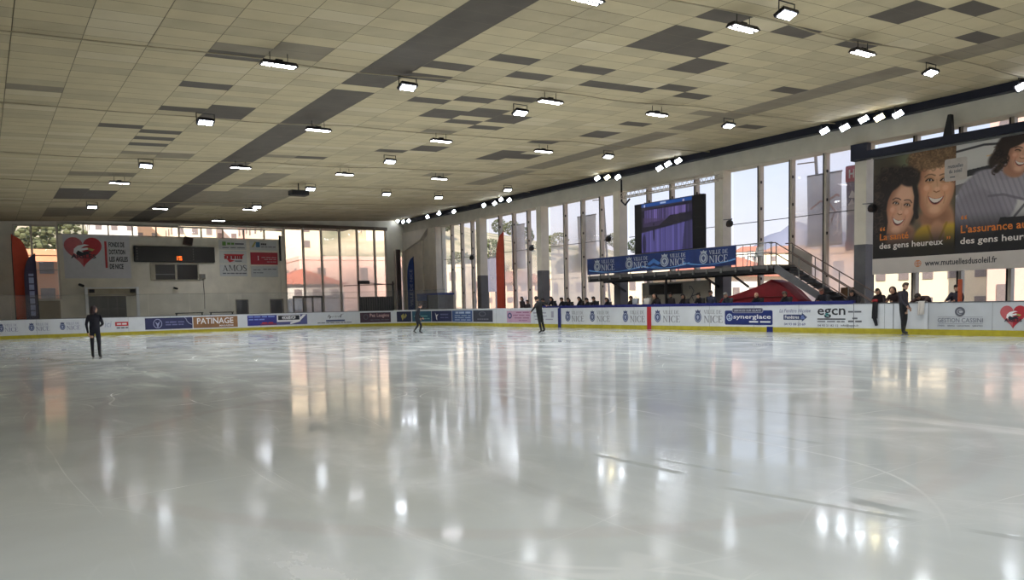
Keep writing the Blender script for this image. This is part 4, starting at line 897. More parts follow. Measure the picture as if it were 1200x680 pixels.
# first woman: long dark curls
p.ell(.22, .56, .25, .34, (38, 29, 29), .2, .12); p.ell(.12, .3, .15, .36, (36, 27, 27), .25); p.ell(.33, .76, .15, .12, (40, 31, 31), .3)
p.ell(.28, .2, .15, .16, (176, 130, 104), .4); p.ell(.3, .25, .12, .05, (140, 98, 78), .8)
p.curls(150, lambda x, y: (x < .16 and .08 < y < .8) or ((x-.22)/.22)**2+((y-.78)/.13)**2 < 1, (.012, .034), [(60, 46, 43), (24, 18, 20), (80, 62, 55), (46, 35, 34)], .55)
face(p, .280, .475, .150, .275, -.26, (210, 160, 132), (160, 110, 86), (172, 84, 78), 1.12, (44, 31, 28), .08, 'open')
p.ell(.20, .745, .14, .075, (40, 31, 31), .35, .5); p.ell(.36, .76, .10, .07, (40, 31, 31), .4, -.45)
for pts in ([(.16, .72), (.135, .6), (.12, .48), (.135, .36), (.12, .24)], [(.42, .7), (.445, .58), (.435, .46), (.45, .38)]): p.line(pts, .04, (38, 29, 29))
p.curls(110, lambda x, y: (x < .13 and .08 < y < .74) or (((x-.27)/.19)**2+((y-.79)/.075)**2 < 1 and y > .735), (.010, .028), [(62, 48, 44), (26, 19, 20), (84, 66, 58)], .5)
dark = np.clip((.30-p.y)/.24, 0, 1); dark = dark*dark*(3-2*dark); p.blend(dark*.93, (26, 22, 22))
VPm = vcol_mat('poster_print', .45)
p.sheet('poster_picture', lambda x, y: W(PU0-.02-x*ph, PV-.004, 2.8+y*ph), VPm, t)['label'] = 'picture of two laughing women with curly hair'
p = Paint(250, 300, asp, (198, 194, 192))
p.ell(.1, .95, .5, .16, (212, 208, 204), .8); p.line([(-.1, .93), (.25, .965), (.6, .93), (.9, .86)], .02, (60, 58, 62)); p.poly([(-.1, .74), (.35, .78), (.34, .72), (.1, .70), (-.1, .70)], (52, 50, 54))
p.line([(.28, .86), (.42, .868)], .012, (226, 190, 150)); p.poly([(-.1, .62), (.18, .66), (.1, .56), (-.1, .52)], (120, 116, 118)); p.poly([(-.1, .52), (.15, .5), (.05, .3), (-.1, .3)], (168, 164, 166))
p.ell(.80, .62, .14, .2, (58, 58, 64), .6)
p.ell(.54, .86, .2, .2, (44, 32, 30), .15, -.2); p.ell(.38, .80, .09, .09, (52, 40, 36), .4, .6); p.ell(.72, .84, .12, .18, (40, 30, 28), .3)
p.ell(.27, .46, .27, .26, (150, 144, 154), .12, .5); p.ell(.5, .58, .36, .115, (160, 154, 164), .15, -.34); p.ell(.2, .3, .24, .26, (138, 132, 142), .25); p.ell(.42, .70, .1, .07, (150, 144, 154), .3, -.4)
sw = (p.mask(.27, .46, .27, .26, .5)+p.mask(.5, .58, .36, .115, -.34)+p.mask(.2, .3, .24, .26)).clip(0, 1)
p.blend(sw*(np.sin((p.x*.94+p.y*.34)*150) > .3)*.28, (104, 98, 110))
p.line([(.30, .50), (.42, .50), (.58, .44), (.84, .36)], .022, (104, 98, 108), .7); p.line([(.52, .3), (.62, .42), (.84, .34)], .02, (60, 58, 66), .7)
p.ell(.5, .70, .09, .06, (170, 122, 98), .4, -.4)
face(p, .565, .825, .112, .165, -.30, (212, 162, 136), (166, 116, 94), (178, 92, 86), 1.1, (50, 36, 32), .12, 'closed')
p.ell(.5, .955, .15, .055, (44, 32, 30), .35, .25); p.ell(.66, .95, .1, .05, (44, 32, 30), .4, -.5); p.line([(.44, .93), (.42, .84), (.40, .76), (.36, .72)], .05, (46, 34, 31)); p.line([(.70, .92), (.72, .82), (.70, .72)], .05, (42, 31, 29))
p.curls(70, lambda x, y: (.34 < x < .45 and .7 < y < .92) or (x > .68 and .68 < y < .95), (.012, .034), [(70, 52, 45), (28, 20, 20)], .5)
p.poly([(.4, .3), (.84, .28), (.84, 0), (.3, 0)], (34, 36, 44))
dark = np.clip((.40-p.y)/.28, 0, 1); dark = dark*dark*(3-2*dark); p.blend(dark*.93, (22, 20, 24))
p.sheet('poster_picture', lambda x, y: W(mid-x*ph, PV-.004, 2.8+y*ph), VPm, t)['label'] = 'picture of a dark-haired woman leaning forward in a striped jumper'
MB().quad([W(PU0, PV-.004, 2.19), W(PU1, PV-.004, 2.19), W(PU1, PV-.004, 2.8), W(PU0, PV-.004, 2.8)]).build('address_strip', mat('poster_white', (206, 198, 192), .5, var=.03), t)
M_org = mat('ink_orange', (218, 124, 48), .5); M_lt = mat('ink_cream', (224, 216, 210), .5, var=.03)
def onp(m2, m, name='lettering', k=0): return MB().flat(m2, lambda x, y: W(x, PV-.009-.003*k, y)).build(name, m, t)
def pfit(m2, x0, x1, y0, y1, u_near=None):   # x in picture pixels along the poster, y heights at both ends
    a = atV(x0, 300, PV)[0]; b = atV(x1, 300, PV)[0]; return fit(m2, a, b, y0, y1)
MB_txt = [('“', 1031, 1037, 3.86, 4.02, M_org), ('La santé', 1031, 1064.5, 3.50, 3.76, M_org), ('des gens heureux', 1030.5, 1105, 3.10, 3.40, M_lt), ('”', 1109, 1113.5, 3.34, 3.46, M_org),
          ('“', 1125.5, 1132.5, 4.0, 4.16, M_org), ('L’assurance auto', 1125.5, 1216, 3.52, 3.80, M_org), ('des gens heureux', 1125, 1221, 3.06, 3.36, M_lt), ('www.mutuellesdusoleil.fr', 1084, 1168.5, 2.42, 2.64, M_inkdark)]
for s_, x0, x1, y0, y1, m in MB_txt: onp(pfit(text2d(s_, .016), x0, x1, y0, y1), m)
a = atV(1075.8, 300, PV)[0]; onp(join(ring(a, 2.53, .13, .13, .02), rect(a-.13, a+.13, 2.52, 2.54), rect(a-.01, a+.01, 2.4, 2.66), ring(a, 2.53, .06, .13, .018)), M_org, 'globe_mark')
a, b = atV(1107, 200, PV)[0], atV(1133.5, 200, PV)[0]
onp(rrect(b, a, 5.42, 6.22, .08), mat('plate_white', (196, 186, 180), .5), 'logo_plate')
for m2_ in (fit(text2d('mutuelles', .02), a-.12, b+.14, 5.88, 6.02), fit(text2d('du soleil', .02), a-.16, b+.18, 5.70, 5.84), fit(smudge(0, 1, 0, 1, 1, 2), a-.2, b+.42, 5.54, 5.58)): onp(m2_, M_inkgrey, 'lettering', 1)
# beam and bracket above the poster
t = thing('poster_beam', 'dark steel beam the huge poster hangs from', 'beam', W(15, 29.2, 6.7))
MB().box(5, 18.95, 29.1, 29.36, 6.72, 7.02).build('beam', M_navy, t)
MB().box(18.4, 19.1, 29.2, 29.49, 6.72, 7.36).build('bracket_box', M_navy, t)
a = atV(1112, 150, 29.2)[0]; MB().hexa([W(a-.16, 29.1, 7.02), W(a+.16, 29.1, 7.02), W(a+.16, 29.3, 7.02), W(a-.16, 29.3, 7.02), W(a-.10, 29.1, 7.75), W(a, 29.1, 7.75), W(a, 29.3, 7.75), W(a-.10, 29.3, 7.75)]).build('hanger', M_dark, t)
MB().box(5, 18.2, 29.3, 29.42, 6.66, 6.72).build('clamp_strip', M_steel, t)

# ------------------------------------------------------------------ LED screen, truss, platform and stairs
SV = 29.0; su0, su1, sz0, sz1 = 31.5, 26.7, 3.83, 6.42
t = thing('video_screen', 'large black video screen showing the rink in violet tones', 'screen', W(29.1, SV, sz0))
bevel(MB().box(su1, su0, SV, SV+.22, sz0, sz1).build('housing', mat('screen_black', (22, 22, 28), .4), t), .02)
p = Paint(150, 90, 1.55, (24, 20, 40))
p.poly([(0, .93), (1.55, .93), (1.55, 1), (0, 1)], (24, 74, 150))
rng = np.random.RandomState(2); st = np.interp(p.x, np.linspace(0, 1.6, 60), rng.uniform(.25, 1, 60))
m_ = ((p.y > .60+.03*p.x) & (p.y < .86) & (p.x > .1)).astype(float); p.blend(m_*st*.85, (150, 128, 214))
m_ = ((p.y > .52) & (p.y <= .72-.1*p.x)).astype(float)*(p.x > .05); p.blend(m_*.7, (74, 60, 96))
p.poly([(0, .40), (1.55, .56), (1.55, .72), (.9, .70), (.55, .52), (0, .44)], (30, 26, 40)); p.poly([(0, .86), (1.55, .92), (1.55, .93), (0, .93)], (48, 44, 60))
fl = np.clip((.42+.09*p.x-p.y)/.02, 0, 1); p.blend(fl, (66, 62, 112)); st = np.interp(p.x, np.linspace(0, 1.6, 46), rng.uniform(0, 1, 46)); p.blend(fl*st*.55, (140, 130, 222))
p.poly([(1.25, .0), (1.55, .0), (1.55, .93), (1.4, .93)], (26, 24, 40), .55)
p.ell(.39, .38, .022, .16, (18, 16, 34), .3); p.ell(.39, .56, .02, .03, (18, 16, 34), .3); p.ell(.1, .95, .02, .03, (200, 200, 230), .4); p.poly([(.6, .95), (.78, .95), (.78, .985), (.6, .985)], (170, 190, 230))
p.ell(.08, .18, .06, .2, (30, 26, 50), .5, 0, .8); p.ell(1.3, .95, .03, .02, (200, 180, 200), .5)
# lit image sits between two unlit columns of modules
iu0, iu1 = 30.95, 27.4; iw = iu0-iu1
p.sheet('lit_picture', lambda x, y: W(iu0-x/1.55*iw, SV-.006, sz0+.03+y*(sz1-sz0-.06)), vcol_mat('screen_glow', .4, .75), t)['label'] = 'lit violet picture of skaters on ice'
mb = MB()
for k in range(5): mb.box(su1+.05, su1+.65, SV-.004, SV, sz0+.05+k*.5, sz0+.5+k*.5)
mb.build('dark_modules', mat('screen_module', (16, 16, 20), .35), t)
for u in (27.2, 29.1, 31.0): MB().bar(W(u, SV+.3, 3.6), W(u, SV+.3, 6.5), .08, .08).build('back_post', M_steel, t)
t = thing('lattice_truss', 'pale lattice truss carrying cables above the video screen', 'truss', W(29.1, 29.2, 6.86))
for dv, dz in ((0, 0), (0, .3), (.28, .15)): MB().tube([W(25.75, 29.05+dv, 6.88+dz), W(32.6, 29.05+dv, 6.88+dz)], .028, 8).build('chord', M_alu, t)
mb = MB(); n = 22
for k in range(n):
    u0_, u1_ = 25.75+6.85*k/n, 25.75+6.85*(k+1)/n
    mb.tube([W(u0_, 29.05, 6.88), W((u0_+u1_)/2, 29.05, 7.18), W(u1_, 29.05, 6.88)], .014, 6); mb.tube([W(u0_, 29.05, 6.88), W((u0_+u1_)/2, 29.33, 7.03), W(u1_, 29.05, 6.88)], .012, 6)
mb.build('lacing', M_alu, t); MB().tube([W(32.6, 29.1, 7.9), W(32.6, 29.1, 6.75), W(32.2, 29.0, 6.5), W(31.9, 29.05, 6.8)], .05, 8).build('cable_bundle', M_dark, t)
# platform
t = thing('viewing_platform', 'raised steel platform with blue town banners under the video screen', 'platform', W(28, 28.7, 2.46))
MB().box(21.9, 34.22, 28.0, 29.5, 2.62, 2.78).build('deck', mat('deck_grey', (96, 92, 90), .6), t)
MB().box(21.9, 34.22, 28.02, 28.2, 2.46, 2.62).build('edge_beam', M_dark, t); MB().box(21.9, 34.22, 29.1, 29.3, 2.4, 2.62).build('edge_beam', M_dark, t)
mb = MB()
for k in range(15): mb.box(22.1+k*.85, 22.2+k*.85, 28.2, 29.1, 2.5, 2.62)
mb.build('joists', M_dark, t)
for k in range(15): MB().box(22.1+k*.85, 22.2+k*.85, 27.95, 28.0, 2.54, 2.74).build('clip', M_steel, t)
for u in (34.1, 30.8, 27.4, 23.9, 22.0): MB().tube([W(u, 28.03, 2.78), W(u, 28.03, 3.75)], .025, 8).build('rail_post', M_steel, t)
for z in (3.72, 3.3): MB().tube([W(21.95, 28.03, z), W(34.2, 28.03, z)], .024, 8).build('guard_rail', M_steel, t)
for k in range(4): MB().tube([W(22.3+k*.4, 28.03, 2.78), W(22.3+k*.4, 28.03, 3.72)], .014, 6).build('baluster', M_steel, t)
for u in (24.5, 26.2, 32.9): MB().bar(W(u, 28.6, 2.4), W(u, 29.6, 1.9), .08, .08).build('strut', M_dark, t)
M_ban = mat('banner_navy', (24, 46, 104), .45, var=.3, scale=1.2); M_banl = mat('banner_sky', (104, 158, 216), .45, var=.1)
tb = thing('town_banner', 'long navy banner with four white town crests on the platform front', 'banner', W(29, 27.97, 2.84))
MB().box(23.84, 34.2, 27.955, 27.975, 2.86, 3.72).build('banner_cloth', M_ban, tb)
def onb(m2, m, name, k=0, par=None): return MB().flat(m2, lambda x, y: W(x, 27.949-.003*k, y)).build(name, m, par or tb)
def bu(x): return atV(x, 305, 27.95)[0]
for c0, c1, t0, t1 in ((696, 703.5, 704.5, 720), (733, 741.5, 742.5, 759), (774, 783.5, 785, 803.5), (819.5, 829.5, 831, 853)):
    a, b = bu(c0), bu(c1); d, q = crest((a+b)/2, 3.31, abs(a-b), .62); o_ = onb(d, mat('crest_silver', (176, 184, 196), .5), 'town_crest'); onb(q, M_inkblue, 'crest_centre', 1, o_)
    onb(join(fit(serif_text('NICE'), bu(t0), bu(t1), 3.03, 3.36), fit(serif_text('VILLE DE'), bu(t0), bu(t1), 3.42, 3.6)), mat('ink_silverwhite', (206, 212, 222), .5), 'lettering')
for k, (x0, x1) in enumerate(((690, 750), (752, 808), (800, 862))):
    a, b = bu(x0), bu(x1); onb(stroke2([(a+(b-a)*i/10, 2.93+.16*abs(2*i/10-1)**2+.02*k) for i in range(11)], [.02+.05*abs(2*i/10-1) for i in range(11)]), M_banl, 'swoosh', -.5)
a = bu(766); onb(join(poly([(a-.5, 3.2), (a, 3.45), (a+.5, 3.2), (a+.3, 3.12), (a, 3.25), (a-.3, 3.12)]), poly([(a-.7, 2.95), (a, 3.1), (a+.7, 2.95), (a, 3.02)])), mat('banner_mid', (64, 116, 190), .5), 'star_mark', -.3)
# white plastic chair on the landing
t = thing('plastic_chair', 'white plastic garden chair on the open end of the platform', 'chair', W(23.3, 28.6, 2.78)); cx, cv, cz = 23.3, 28.6, 2.78
MB().hexa([W(cx-.23, cv-.23, cz+.41), W(cx+.23, cv-.23, cz+.41), W(cx+.23, cv+.23, cz+.41), W(cx-.23, cv+.23, cz+.41), W(cx-.24, cv-.24, cz+.45), W(cx+.24, cv-.24, cz+.45), W(cx+.24, cv+.24, cz+.45), W(cx-.24, cv+.24, cz+.45)]).build('seat', M_white, t)
for du in (-1, 1):
    for dv in (-1, 1): MB().tube([W(cx+du*.26, cv+dv*.26, cz), W(cx+du*.21, cv+dv*.21, cz+.42)], [.022, .028], 8).build('leg', M_white, t)
    MB().tube([W(cx+du*.25, cv-.2, cz+.43), W(cx+du*.27, cv-.2, cz+.66), W(cx+du*.27, cv+.22, cz+.68)], .022, 8).build('armrest', M_white, t)
MB().hexa([W(cx-.22, cv+.2, cz+.43), W(cx+.22, cv+.2, cz+.43), W(cx+.22, cv+.24, cz+.43), W(cx-.22, cv+.24, cz+.43), W(cx-.2, cv+.32, cz+.86), W(cx+.2, cv+.32, cz+.86), W(cx+.2, cv+.35, cz+.86), W(cx-.2, cv+.35, cz+.86)]).build('backrest', M_white, t)
# stairs: descend towards the camera
t = thing('staircase', 'grey steel staircase with tube handrails going down from the platform', 'stairs', W(20.2, 28.65, -.02))
M_stair = mat('stair_grey', (108, 108, 112), .5, .3)
ut, ub, zt = 21.85, 17.2, 2.7
def sz(u): return zt*(u-ub)/(ut-ub)-.02
for v in (28.12, 29.16): MB().hexa([W(ub-.1, v-.03, -.02), W(ub+.35, v-.03, -.02), W(ub+.35, v+.03, -.02), W(ub-.1, v+.03, -.02), W(ut-.1, v-.03, zt+.05), W(ut+.3, v-.03, zt-.1), W(ut+.3, v+.03, zt-.1), W(ut-.1, v+.03, zt+.05)]).build('stringer', M_stair, t)
for k in range(14):
    u = ub+.2+(ut-ub-.2)*k/14; MB().box(u, u+.3, 28.15, 29.13, sz(u+.15)+.05, sz(u+.15)+.085).build('tread', mat('tread_dark', (70, 66, 66), .6), t)
for v in (28.1, 29.18):
    for dz in (1.0, .55): MB().tube([W(ut+.3, v, zt+dz), W(ut, v, zt+dz), W(ub-.1, v, dz-.02), W(ub-.1, v, dz-.25)], .024, 8).build('handrail', mat('handrail_brown', (112, 96, 90), .45, .3), t)
    for k in range(5): u = ub+.1+(ut-ub-.15)*k/4; MB().tube([W(u, v, sz(u)+.05), W(u, v, sz(u)+1.0)], .022, 8).build('rail_post', M_steel, t)
MB().hexa([W(ut-1.0, 29.2, zt-.4), W(ut, 29.2, zt+.1), W(ut, 29.22, zt+.1), W(ut-1.0, 29.22, zt-.4), W(ut-1.0, 29.2, zt+.4), W(ut, 29.2, zt+.9), W(ut, 29.22, zt+.9), W(ut-1.0, 29.22, zt+.4)]).build('infill_mesh', mat('mesh_grey', (150, 142, 136), .6), t)
# tarpaulin heap under the platform
t = thing('tarpaulin_cover', 'dark red tarpaulin stretched over stored mats beside the stairs', 'tarpaulin', W(23, 28.9, -.02))
P = [W(25.7, 28.5, -.02), W(20.9, 28.5, -.02), W(20.9, 29.4, -.02), W(25.7, 29.4, -.02), W(25.4, 28.6, 1.38), W(21.2, 28.6, 1.3), W(21.2, 29.35, 1.3), W(25.4, 29.35, 1.38)]
n = 24; vs = []; fs = []
prof = [(25.8, -.02), (25.55, .9), (25.2, 1.38), (24.2, 1.62), (23.2, 1.9), (22.4, 2.14), (22.0, 2.02), (21.5, 1.7), (21.0, 1.25), (20.8, .6), (20.75, -.02)]
rnd = random.Random(4)
for j, (dv, dz) in enumerate(((0, 0), (.08, 0), (.5, .03), (.85, -.02), (.9, 0))):
    for u, z in prof: vs.append(W(u+rnd.uniform(-.04, .04), 28.5+dv, max(-.02, (z+dz+rnd.uniform(-.03, .03))*(1 if 0 < j < 4 else (.0 if z < .1 else .97)))))
m_ = len(prof)
for j in range(4):
    for i in range(m_-1): fs.append((j*m_+i, j*m_+i+1, (j+1)*m_+i+1, (j+1)*m_+i))
fs += [tuple(range(m_)), tuple(range(4*m_, 5*m_))]
MB().add(vs, fs).build('cover_cloth', mat('tarp_red', (134, 26, 38), .55, var=.2, scale=2), t)
for z0_, z1_ in ((1.2, 1.75), (.8, 1.2)): MB().tube([W(25.3, 28.46, z0_), W(23.4, 28.46, (z0_+z1_)/2-.05), W(21.3, 28.46, z0_+.2)], .015, 6).build('tie_rope', mat('rope_maroon', (88, 18, 28), .8), t)
# cabin with dark windows under the platform
t = thing('cabin_partition', 'pale partition with dark windows under the platform', 'partition', W(29, 29.3, -.02))
MB().box(26.6, 31.3, 29.3, 29.42, -.02, 2.3).build('panel', mat('cabin_white', (176, 170, 160), .7), t)
for a, b in ((28.35, 29.5), (29.6, 30.75)): f_ = MB().box(a, b, 29.27, 29.3, 1.66, 2.22).build('window_frame', mat('cabin_frame', (90, 86, 84), .5), t); MB().box(a+.05, b-.05, 29.26, 29.27, 1.7, 2.18).build('pane', mat('cabin_pane', (46, 42, 42), .15), f_)
MB().flat(join(stroke2([(27.6, 1.3), (27.75, 1.55), (27.6, 1.8), (27.75, 2.0), (27.9, 2.05), (27.85, 1.9)], .05), stroke2([(27.75, 1.55), (27.45, 1.62), (27.3, 1.5)], .05), stroke2([(27.75, 1.55), (27.95, 1.3), (27.85, 1.1)], .05)), lambda x, y: W(x, 29.294, y)).build('skater_drawing', M_inkgrey, t)
t = tag(MB().tube([W(28.55, 28.35, -.02), W(28.55, 28.35, 2.46)], .06, 10).build('support_post', M_dark), 'thin dark post holding the platform before the pale partition', 'post')
t = thing('storage_board', 'brown wooden board leaning beside the last pillar before the poster', 'board', W(19.3, 29.3, -.02)); MB().box(18.98, 19.56, 29.3, 29.35, -.02, 1.72).build('board_sheet', M_wood, t)
for u in (19.06, 19.48): MB().bar(W(u, 29.38, -.02), W(u, 29.38, 1.7), .06, .05).build('batten', M_wood, t)
t = thing('storage_box', 'dark blue grey storage chest behind the foot of the stairs', 'chest', W(20.2, 29.3, -.02)); bevel(MB().box(19.64, 20.6, 29.24, 29.8, -.02, 1.45).build('chest_body', mat('chest_blue', (66, 66, 78), .6), t), .02); MB().box(19.6, 20.64, 29.22, 29.82, 1.45, 1.52).build('chest_lid', mat('chest_lid', (58, 54, 60), .6), t); MB().box(19.9, 20.2, 29.22, 29.24, 1.3, 1.42).build('latch', M_steel, t)
# dome loudspeakers on the pillars
names = ['first', 'second', 'third', 'fourth', 'fifth']
sp0 = None
for k, (x, y, lab) in enumerate(((1022, 244, 'black round loudspeaker on the pillar beside the huge poster'), (855, 262, 'black round loudspeaker on the pillar beside the video screen'), (713, 280, 'black round loudspeaker before the pane by the far end of the platform'), (623, 291, 'black round loudspeaker between the tall red flag and the pillar'), (553, 302, 'small black round loudspeaker on the pillar nearest the corner'))):
    a = atV(x, y, 29.35); loc = W(*a)
    if sp0 is None:
        sp0 = thing('round_loudspeaker', lab, 'loudspeaker', loc, 'round loudspeakers on the window wall pillars')
        MB().ball(loc, (.17, .17, .17), 14, 10).build('speaker_body', M_dark, sp0, smooth=True); MB().tube([loc+Vector((0, 0, .1)), loc+Vector((0, -.16, .22))], .03, 8).build('bracket', M_dark, sp0); MB().ball(loc+Vector((0, .09, -.05)), (.12, .1, .12), 12, 8).build('grille', mat('grille_dark', (56, 44, 40), .8), sp0); MB().bar(loc+Vector((0, -.15, .2)), loc+Vector((.5, -.15, .22)), .04, .04).build('arm', M_steel, sp0)
    else: dup(sp0, loc, None, lab)
# ------------------------------------------------------------------ ceiling lamps
M_lamp = mat('lamp_housing', (34, 30, 40), .45, .3)
M_lit = mat('lamp_diffuser', (250, 250, 255), .4, var=.01, emit=LAMP)
M_flood = mat('flood_lens', (236, 244, 255), .4, var=.01, emit=FLOOD)
M_floody = mat('flood_lens_warm', (255, 240, 190), .4, var=.01, emit=FLOOD*.7)
def lamp_light(t, z, sx_, sy_, R=None):   # the light each lamp throws down through its lenses
    ld = bpy.data.lights.new('lamp_light', 'AREA'); ld.shape = 'RECTANGLE'; ld.size = sx_; ld.size_y = sy_; ld.energy = LAMPW; ld.spread = math.radians(146); ld.color = (.97, .985, 1)
    lo = bpy.data.objects.new('lamp_light', ld); COL.objects.link(lo); lo.parent = t; lo.location = (0, 0, z)
    if R: lo.rotation_euler = R.to_euler()
def linear_proto():
    t = thing('ceiling_lamp', None, 'ceiling lamp', (0, 0, 0))
    B = lambda n, m, *a: MB().box(*a).build(n, m, t)
    mb = MB(); mb.hexa([W(-.2, -.62, 0), W(.2, -.62, 0), W(.2, .62, 0), W(-.2, .62, 0), W(-.13, -.56, .13), W(.13, -.56, .13), W(.13, .56, .13), W(-.13, .56, .13)]); mb.build('housing', M_lamp, t)
    for k in range(3):
        for u in (-.105, .105): B('diffuser', M_lit, u-.042, u+.042, -.55+k*.385, -.55+k*.385+.32, -.012, .0)
    for v in (-.3, .3): MB().tube([W(0, v, .1), W(0, v, .42)], .014, 6).build('hanger', M_dark, t)
    B('driver_box', M_dark, -.07, .07, -.12, .12, .12, .2)
    for c_ in t.children: c_.data.transform(Matrix.Scale(.7, 4))
    lamp_light(t, -.03, .3, .8)
    return t
def flood_proto(tilt=.5, name='flood_lamp', lens=None, R0=None):
    t = thing(name, None, 'flood lamp', (0, 0, 0)); R = R0 or Matrix.Rotation(tilt, 3, 'Y'); c = Vector((0, 0, 0))
    tilted(MB(), c+R @ Vector((0, 0, .05)), (.36, .62, .09), R).build('housing', M_lamp, t)
    for k in range(4): tilted(MB(), c+R @ Vector((0, -.2+.133*k, -.004)), (.26, .085, .02), R).build('lens', lens or M_flood, t)
    mb = MB()
    for v in (-.33, .33): mb.bar(Vector((0, v, .03)), Vector((0, v, .34)), .03, .015)
    mb.bar(Vector((0, -.34, .34)), Vector((0, .34, .34)), .03, .02); mb.build('bracket', M_dark, t)
    mb = MB()
    for k in range(6): tilted(mb, c+R @ Vector((-.13+.05*k, 0, .12)), (.012, .5, .06), R)
    mb.build('cooling_fins', M_lamp, t)
    for c_ in t.children: c_.data.transform(Matrix.Scale(.72 if R0 else .8, 4))
    if not R0: lamp_light(t, -.12, .3, .4)
    return t
lp = linear_proto(); fp = flood_proto(.35)
ORD = ['nearest', 'second', 'third', 'fourth', 'fifth', 'sixth', 'seventh', 'eighth', 'ninth', 'tenth', 'eleventh', 'twelfth']
LAMPS = [(327, 77, 'l'), (478, 103, 'f'), (241, 144, 'f'), (373, 153, 'l'), (871, 34, 'l'), (922, 18, 'f'), (1011, 63, 'l'), (1091, 86, 'f'), (770, 135, 'l'), (645, 120, 'l'), (610, 133, 'f'), (517, 166, 'l'), (457, 190, 'f'), (637, 178, 'l'), (854, 148, 'f'), (713, 184, 'f'), (515, 210, 'l'), (404, 205, 'l'), (364, 222, 'f'), (282, 197, 'l'), (171, 195, 'f'), (188, 245, 'l'), (108, 243, 'f'), (293, 246, 'l'), (301, 243, 'f'), (140, 215, 'l'), (685, 0, 'l'), (453, 228, 'f'), (256, 259, 'l'), (514, 232, 'f'), (595, 223, 'f')]
ROWV = [5.6, 9.7, 14.6, 19.4, 23.6]; ROWN = ['fifth', 'fourth', 'third', 'second', 'first']
rows = {}
for x, y, k in LAMPS:
    a = atC(x, y, .42); r = min(range(5), key=lambda i: abs(ROWV[i]-a[1])); rows.setdefault(r, []).append((a[0], a, k))
used = set()
for r, L_ in rows.items():
    L_.sort(key=lambda q: -q[0])
    for i, (_, a, k) in enumerate(L_):
        o = ORD[i] if i else 'nearest'
        lab = '%s, %s row from the window wall, %s %s the scoreboard wall' % ({'l': 'long ceiling lamp', 'f': 'bracket flood lamp'}[k], ROWN[r], o, 'from' if i else 'to')
        src = lp if k == 'l' else fp
        if src.name not in used: src.location = W(*a); src['label'] = lab; used.add(src.name); src['group'] = 'lamps under the panelled ceiling'
        else: dup(src, W(*a), None, lab)
# unseen fill lights added above and behind the viewpoint to brighten the hall
for k, (u, v) in enumerate([(u, v) for u in (-6, 2.5) for v in ROWV+[0.5]]):
    ld = bpy.data.lights.new('fill_light', 'AREA'); ld.shape = 'RECTANGLE'; ld.size = .5; ld.size_y = 1.3; ld.energy = FILL; ld.color = (.97, .985, 1)
    lo = bpy.data.objects.new('fill_light', ld); COL.objects.link(lo); lo.location = W(u, v, ceil_z(v)-.5)
# unlit fitting
t = thing('ceiling_speaker', 'dark unlit fitting hanging on a ceiling rail between two lamp rows', 'loudspeaker', W(*atC(350, 226.5, .5))); l0 = t.location.copy()
MB().hexa([l0+Vector((x, y, z)) for z in (-.12, .12) for x, y in ((-.3, -.45), (.3, -.45), (.3, .45), (-.3, .45))]).build('cabinet', M_dark, t); MB().tube([l0+Vector((0, 0, .1)), l0+Vector((0, 0, .5))], .03).build('hanger', M_dark, t); MB().hexa([l0+Vector((x, y, z)) for z in (-.14, -.12) for x, y in ((-.25, -.4), (.25, -.4), (.25, .4), (-.25, .4))]).build('grille', mat('grille_dark', (56, 44, 40), .8), t)
# floodlights along the strip
wp = flood_proto(0, 'wall_flood_lamp', None, Matrix.Rotation(.3, 3, 'Y') @ Matrix.Rotation(.95, 3, 'X') @ Matrix.Rotation(PI/2, 3, 'Z')); wq = None
FL = [(459.6, 262.4), (466, 259), (472.5, 260), (479, 259), (501, 254.3), (514.5, 250.3), (531.7, 248), (567, 240.7), (579.6, 238.4), (587, 234), (596.8, 234.6), (700, 209), (711.6, 208), (724, 207.6), (772.8, 197.4), (782.7, 192.3), (794.9, 188.6), (966.3, 153.6), (989.8, 149.6), (1012, 140), (1030.5, 138), (1052.4, 134), (1197.6, 101.4)]
cl = [('over the corner pillar', 0, 4), ('over the first bay from the corner', 4, 7), ('over the bay with the tall red flag', 7, 11), ('over the far end of the platform', 11, 14), ('over the video screen', 14, 17), ('before the huge poster', 17, 22), ('over the huge poster', 22, 23)]
wproot = None
for lb, a, b in cl:
    for i in range(a, b):
        q = atV(FL[i][0], FL[i][1], 28.85); warm = i in (12, 20)
        lab = 'bright flood lamp %s, %s from the corner' % (lb, ['first', 'second', 'third', 'fourth', 'fifth'][i-a]) if b-a > 1 else 'bright flood lamp ' + lb
        if wproot is None: wp.location = W(*q); wp['label'] = lab; wp['group'] = 'flood lamps along the window wall'; wproot = wp
        else:
            c = dup(wp, W(*q), None, lab)
            if warm:
                for ch in c.children:
                    if ch.name.startswith('lens'): ch.data = ch.data.copy(); ch.data.materials[0] = M_floody

# ------------------------------------------------------------------ people
def eval_copy(o):
    dg = bpy.context.evaluated_depsgraph_get(); return bpy.data.meshes.new_from_object(o.evaluated_get(dg))
POSE0 = dict(pel=(0, 0, .95), spi=(0, 0, 1.12), che=(.01, 0, 1.31), nec=(.01, 0, 1.47), hed=(.03, 0, 1.62),
    shL=(0, .17, 1.41), elL=(-.02, .24, 1.13), wrL=(.05, .25, .89), shR=(0, -.17, 1.41), elR=(-.02, -.24, 1.13), wrR=(.05, -.25, .89),
    hiL=(0, .09, .92), knL=(.02, .1, .5), anL=(-.02, .1, .09), hiR=(0, -.09, .92), knR=(.02, -.1, .5), anR=(-.02, -.1, .09))
RADS = dict(pel=.135, spi=.12, che=.14, nec=.055, hed=.07, shL=.07, elL=.048, wrL=.034, shR=.07, elR=.048, wrR=.034, hiL=.095, knL=.065, anL=.05, hiR=.095, knR=.065, anR=.05)
M_skin = mat('skin', (196, 152, 128), .55, var=.05)
M_skind = mat('skin_shaded', (176, 128, 104), .55, var=.05)
